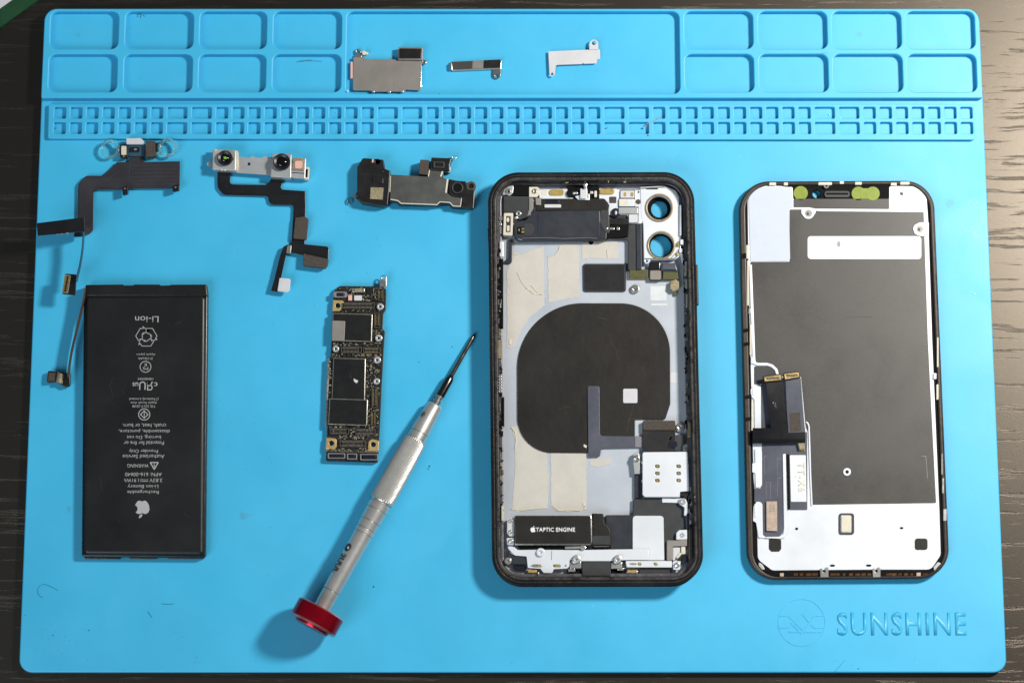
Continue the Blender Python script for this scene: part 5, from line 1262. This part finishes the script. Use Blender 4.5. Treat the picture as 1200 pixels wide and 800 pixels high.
# the two flex tails and the fold
f1 = dp_.plate('flex_tail', rnd([(897.5, 446), (917, 446), (919, 470), (923, 506), (903.5, 507), (901, 480)], 1), ZD + 2.2, ZD + 2.5, 'black_flex', 0.06)
f2 = dp_.plate('flex_tail', rnd([(920.5, 444), (938.5, 442.5), (940.5, 470), (943.5, 506), (924, 507), (922, 480)], 1), ZD + 2.6, ZD + 2.9, 'slate_flex', 0.06)
dp_.multi('flex_print', [(stroke([(907.5, 476), (909, 472), (909.4, 478)], .4), ZD + 2.5, ZD + 2.53), (rect(905.5, 471, 907, 472.6), ZD + 2.5, ZD + 2.53)], 'mid_grey', 0.01, parent=f1)
dp_.plate('grey_sticker', rnd([(925, 483.5), (937.5, 483), (938.6, 505), (926, 506)], .4), ZD + 2.9, ZD + 2.95, 'taupe_foam', 0.02, parent=f2)
def dconn(pts, ins, z):
    c = dp_.plate('flex_connector', rnd(pts, .8), z, z + 0.7, 'black_plastic', 0.1)
    dp_.plate('gold_frame', [rnd(ins, .4), [(sum(p[0] for p in ins) / 4 + (x - sum(p[0] for p in ins) / 4) * .82, sum(p[1] for p in ins) / 4 + (y - sum(p[1] for p in ins) / 4) * .5) for x, y in ins]], z + 0.7, z + 1.1, 'gold', 0.05, parent=c)
    (ax_, ay), (bx_, by), _, (dx_, dy) = ins
    rows = []
    for v in (.34, .62):
        for u in range(9):
            uu = .12 + u * .088
            x = ax_ + (bx_ - ax_) * uu + (dx_ - ax_) * v; y = ay + (by - ay) * uu + (dy - ay) * v
            rows.append((rect(x, y, x + .8, y + .9), z + 0.7, z + 1.0))
    dp_.multi('contact_row', rows, 'copper', 0.01, parent=c, kind='stuff')
dconn([(893.5, 440.5), (915.5, 437.5), (916.5, 446), (895, 448)], [(895.3, 441.8), (914.5, 439), (915.2, 444.8), (896.2, 446.8)], ZD + 2.4)
dconn([(917.5, 437), (936.5, 434.5), (938, 442.5), (919, 446)], [(919, 438.2), (935.6, 436), (936.6, 441.4), (920, 444.4)], ZD + 2.8)
# the horizontal roll of the folded flex
pth = []
q0 = P(883, 507, ZD + 2.5); q1 = P(884, 521, ZD + 1)
for k in range(9):
    a = PI * k / 8
    pth.append((0, 0.0 - 2.0 * math.sin(a) * 0.9, 1.45 + 1.25 * math.cos(a)))
xa, ya = P(882, 506, ZD + 2.7); xb, yb = P(943.5, 504.5, ZD + 2.7)
mid = ((xa + xb) / 2, (ya + yb) / 2)
wd = xb - xa
dp_.ribbon('flex_fold', [(mid[0], mid[1] + 1.2, ZD + 2.75)] + [(mid[0], mid[1] - 2.3 + p[1], ZD + p[2]) for p in pth] + [(mid[0], mid[1] + 1.5, ZD + 0.35)], (1, 0.02, 0), wd, 0.18, 'black_flex', sharp=60)
dp_.plate('gold_contact', rnd([(935, 518), (943, 517), (943.5, 526), (937, 526.5)], .6), ZD + 0.3, ZD + 1.6, 'passive_tan', 0.15)
dp_.multi('contact_row', [(rect(936.5 + i * 1.8, 524, 937.6 + i * 1.8, 528), ZD + .3, ZD + .9) for i in range(4)], 'gold', 0.05, kind='stuff')
# details on the white plate
for pts in (rnd([(901, 631), (904, 630), (912, 630), (915.5, 632.5), (915.5, 643), (913, 646), (904, 646), (901, 643)], 2), rect(1072, 630.5, 1087, 644, 3)):
    dp_.plate('dark_pad', pts, ZD, ZD + 0.1, 'coil_black', 0.02)
w_ = dp_.plate('window_frame', [rect(983, 601, 1001, 626, 3), rect(985.5, 602.8, 998.4, 623.5, 2)], ZD, ZD + 0.35, 'grey_panel', 0.08)
dp_.plate('window_pad', rect(986.3, 603.6, 997.8, 622.7, 1.5), ZD, ZD + 0.2, 'cream', 0.04, parent=w_)
for (x, y, rx, ry) in ((933.5, 619.2, 1.9, 1.5), (1056.5, 618.3, 2.2, 1.3), (975.5, 662.3, 3.2, 1.4), (1018, 662.2, 3.4, 1.4)):
    dp_.plate('drilled_mark', circ(x, y, rx, 12, ry), ZD, ZD + 0.04, 'rubber_black', 0.01)
for (x0, x1) in ((961, 971), (1022.5, 1032)):
    c = dp_.plate('latch', rnd([(x0, 665.5), (x0 + 3, 665.5), (x0 + 3.4, 670), (x1 - 3.6, 670), (x1 - 3.4, 664), (x1, 664), (x1, 676), (x0 + .5, 676.2)], .6), 1.4, 3.4, 'bright_steel', 0.2)
rbw = []
for i in range(22):
    x = 930 + i * 7.2
    if not (955 < x < 972 or 1020 < x < 1032):
        rbw.append((rect(x, 671.3, x + random.uniform(3, 7), 674.2, .5), 1.4, 2.5))
mat('bronze', '5b3c1c', 0.35, metal=0.5, var=0.4, vscale=500)
dp_.multi('copper_strip', rbw, 'bronze', 0.08, kind='stuff')
dp_.multi('copper_clip', [(rect(914, 671, 918.5, 675, .6), 1.4, 2.9), (rect(1074, 670.5, 1079, 674.8, .6), 1.4, 2.9)], 'copper', 0.1)
for (x0, x1, y) in ((901.5, 909.5, 215.3), (918.5, 923.5, 215.3), (959, 975, 215), (984, 989, 213.8), (1002, 1010, 214.7), (1044, 1051, 215.6), (1055, 1066, 214.5)):
    dp_.plate('edge_clip', rect(x0, y - 1.6, x1, y + 1.8, .8), 2.2, 3.5, 'cream', 0.15)
dp_.plate('clip_eye', [circ(968.5, 217.5, 3.2, 14), circ(968.5, 217.5, 1.4, 10)], 2.5, 3.4, 'mid_grey', 0.12)
for (x0, y0, x1, y1, m) in ((874.5, 287, 877.5, 303, 'cream'), (875.5, 305, 877.6, 358, 'cream'), (877, 361, 879.6, 368, 'steel'), (878.6, 380, 881, 416, 'cream'), (880.5, 470, 882.6, 504, 'cream'), (880, 418, 884, 426, 'white_steel'), (881.5, 455, 885, 463, 'white_steel'),
                            (1098, 395, 1100, 430, 'cream'), (1094, 437, 1097.5, 444, 'white_steel'), (1097.5, 450, 1100, 468, 'cream'), (1105.5, 596, 1109.5, 610, 'pale_steel'), (1103, 531, 1105, 556, 'steel'), (1104, 560, 1106.5, 578, 'steel'), (884, 590, 887, 606, 'white_steel')):
    dp_.plate('edge_clip', rect(x0, y0, x1, y1, .8), 1.8, 3.3, m, 0.15)
for (y0, y1) in ((296, 302), (384, 388), (400, 404), (462, 466), (488, 492)):
    dp_.plate('gasket_step', rnd([(867 + (y0 - 212) * .0225, y0 + 1.5), (875 + (y0 - 212) * .0225, y0), (875 + (y0 - 212) * .0225, y1), (867 + (y0 - 212) * .0225, y1 + 2)], .5), 2.6, 3.27, 'rubber_black', 0.05)
dp_.plate('corner_catch', rnd([(1094, 664), (1099, 658), (1103, 660), (1099, 664), (1095, 669)], .8), 1.8, 3.2, 'pale_steel', 0.15)
dp_.plate('corner_catch', rnd([(889, 658), (893, 661), (897, 667), (893, 667), (889, 662)], .8), 1.8, 3.0, 'pale_steel', 0.15)

for (obj_pts, m_, par, z_) in (([[(716, 400), (722, 410), (725, 422)], [(640, 430), (646, 436)], [(700, 372), (712, 374)], [(655, 480), (662, 476), (668, 477)], [(752, 430), (757, 441)]], 'taupe_foam', coil, ZM + 0.5),):
    ph.multi('scuff', [(stroke(p, .3), z_, z_ + .015) for p in obj_pts], m_, 0.003, parent=par, kind='stuff', do=False)
bt.multi('scuff', [(stroke(p, .3), ZB + .001, ZB + .012) for p in ([(132, 442), (129, 452), (132, 463)], [(143, 456), (144.5, 461)], [(215, 600), (221, 606)], [(118, 560), (119, 574)], [(205, 380), (212, 377)])] + [(circ(x, y, .35, 6), ZB + .001, ZB + .02) for x, y in ((169, 628), (197, 543), (123, 561), (228, 470), (105, 598), (215, 512), (140, 610), (230, 560))], 'print_dark', 0.003, kind='stuff', do=False)

# ------------------------------------------------------------------ dust, fibres and crumbs on the mat
def loose(name, plates, m):
    ms = [plate_mesh([l], a, b, 0.005) for l, a, b in plates]
    me = tri_mesh_join(ms, name); finish(me); me.transform(Matrix.Scale(MM, 4))
    me.materials.clear(); me.materials.append(MATS[m])
    o = bpy.data.objects.new(name, me); COL.objects.link(o); o['kind'] = 'stuff'
    return o
def curl(cx, cy, r, a0, a1, w=.35, ell=1.0, rot=0):
    pts = []
    for i in range(13):
        a = a0 + (a1 - a0) * i / 12
        x, y = r * math.cos(a), r * ell * math.sin(a)
        pts.append((cx + x * math.cos(rot) - y * math.sin(rot), cy + x * math.sin(rot) + y * math.cos(rot)))
    return stroke(pts, w)
dk = [(curl(52, 692, 8, 1.8, 4.9, .4), 0.01, .06), (stroke([(53.5, 684.5), (60, 687), (68, 691.5)], .4), 0.01, .06), (stroke([(189, 707), (196, 707.6), (204, 707)], .5), .01, .06),
      (stroke([(173, 716), (178, 723)], .6), .01, .05), (stroke([(977, 788), (990, 773)], .35), .01, .04)]
def fleck(x, y, s):
    a = random.uniform(0, 3)
    return [(x + s * random.uniform(.5, 1) * math.cos(a + k * 1.257), y + s * random.uniform(.5, 1) * math.sin(a + k * 1.257)) for k in range(5)]
for _ in range(46):
    dk.append((fleck(random.gauss(68, 20), random.gauss(748, 18), random.uniform(.2, .6)), .01, .05))
def on_mat(x, y):
    return not (95 < x < 245 and 330 < y < 655 or 570 < x < 825 and 200 < y < 688 or 862 < x < 1117 and 208 < y < 682 or 375 < x < 455 and 320 < y < 545 or 330 < x < 560 and 390 < y < 750)
for _ in range(260):
    x, y = random.uniform(60, 1140), random.uniform(172, 780)
    if on_mat(x, y): dk.append((fleck(x, y, random.uniform(.2, .55)), .01, .05))
for (x, y, s) in ((62, 744, 1), (104, 738, .9), (503, 546, 1.3), (438, 687, 1.4), (515, 110, .8), (1052, 717, .8), (530, 406, .9), (491, 424, .8), (1006, 783, .9), (502, 549, 1)):
    dk.append((fleck(x, y, s), .01 if y > 115 else 0.01, .12))
for _ in range(22):
    dk.append((fleck(random.gauss(166, 4), random.gauss(18, 2), random.uniform(.3, .9)), .01, .05))
dk.append((stroke([(347, 73), (360, 71.5), (377, 72)], .5), .01, .05))
dk.append((stroke([(350, 71.5), (366, 70.5)], .35), .01, .05))
for (xa, ya, xb, yb) in ((61, 152, 66, 150), (436, 128, 441, 131), (705, 152, 712, 150)):
    dk.append((stroke([(xa, ya), (xb, yb)], .8), .01, .08))
for _ in range(60):
    dk.append((fleck(random.uniform(60, 1140), random.choice((130, 135, 147, 152, 40, 85)) + random.uniform(-4, 4), random.uniform(.25, .55)), .01, .05))
loose('dust_specks', dk, 'lint')
wt = [(fleck(1140 + random.uniform(-8, 8), random.choice((236, 240, 272, 276, 343)) + random.uniform(-2, 2), random.uniform(.4, 1.2)), .01, .05) for _ in range(14)]
for _ in range(60):
    x, y = random.uniform(500, 1150), random.uniform(172, 780)
    if on_mat(x, y): wt.append((fleck(x, y, random.uniform(.25, .6)), .01, .05))
loose('pale_crumbs', wt, 'dust_white')
# small burnt residue lying across two screw pockets
br_ = [(fleck(757, 148, 1.7), ZS + .01, ZS + .4), (fleck(760, 158.5, 1.3), ZS + .01, ZS + .3), (stroke([(757, 146), (766, 142), (776, 137)], .9), ZS + .01, ZS + .06)]
loose('burnt_residue', br_, 'passive_tan')
loose('tray_crumb', [(fleck(407.5, 107, 1.6), ZT + .01, ZT + .6), (fleck(972, 134, 1.1), .01, .4), (fleck(985, 139, 1.4), .01, .4)], 'dust_white')
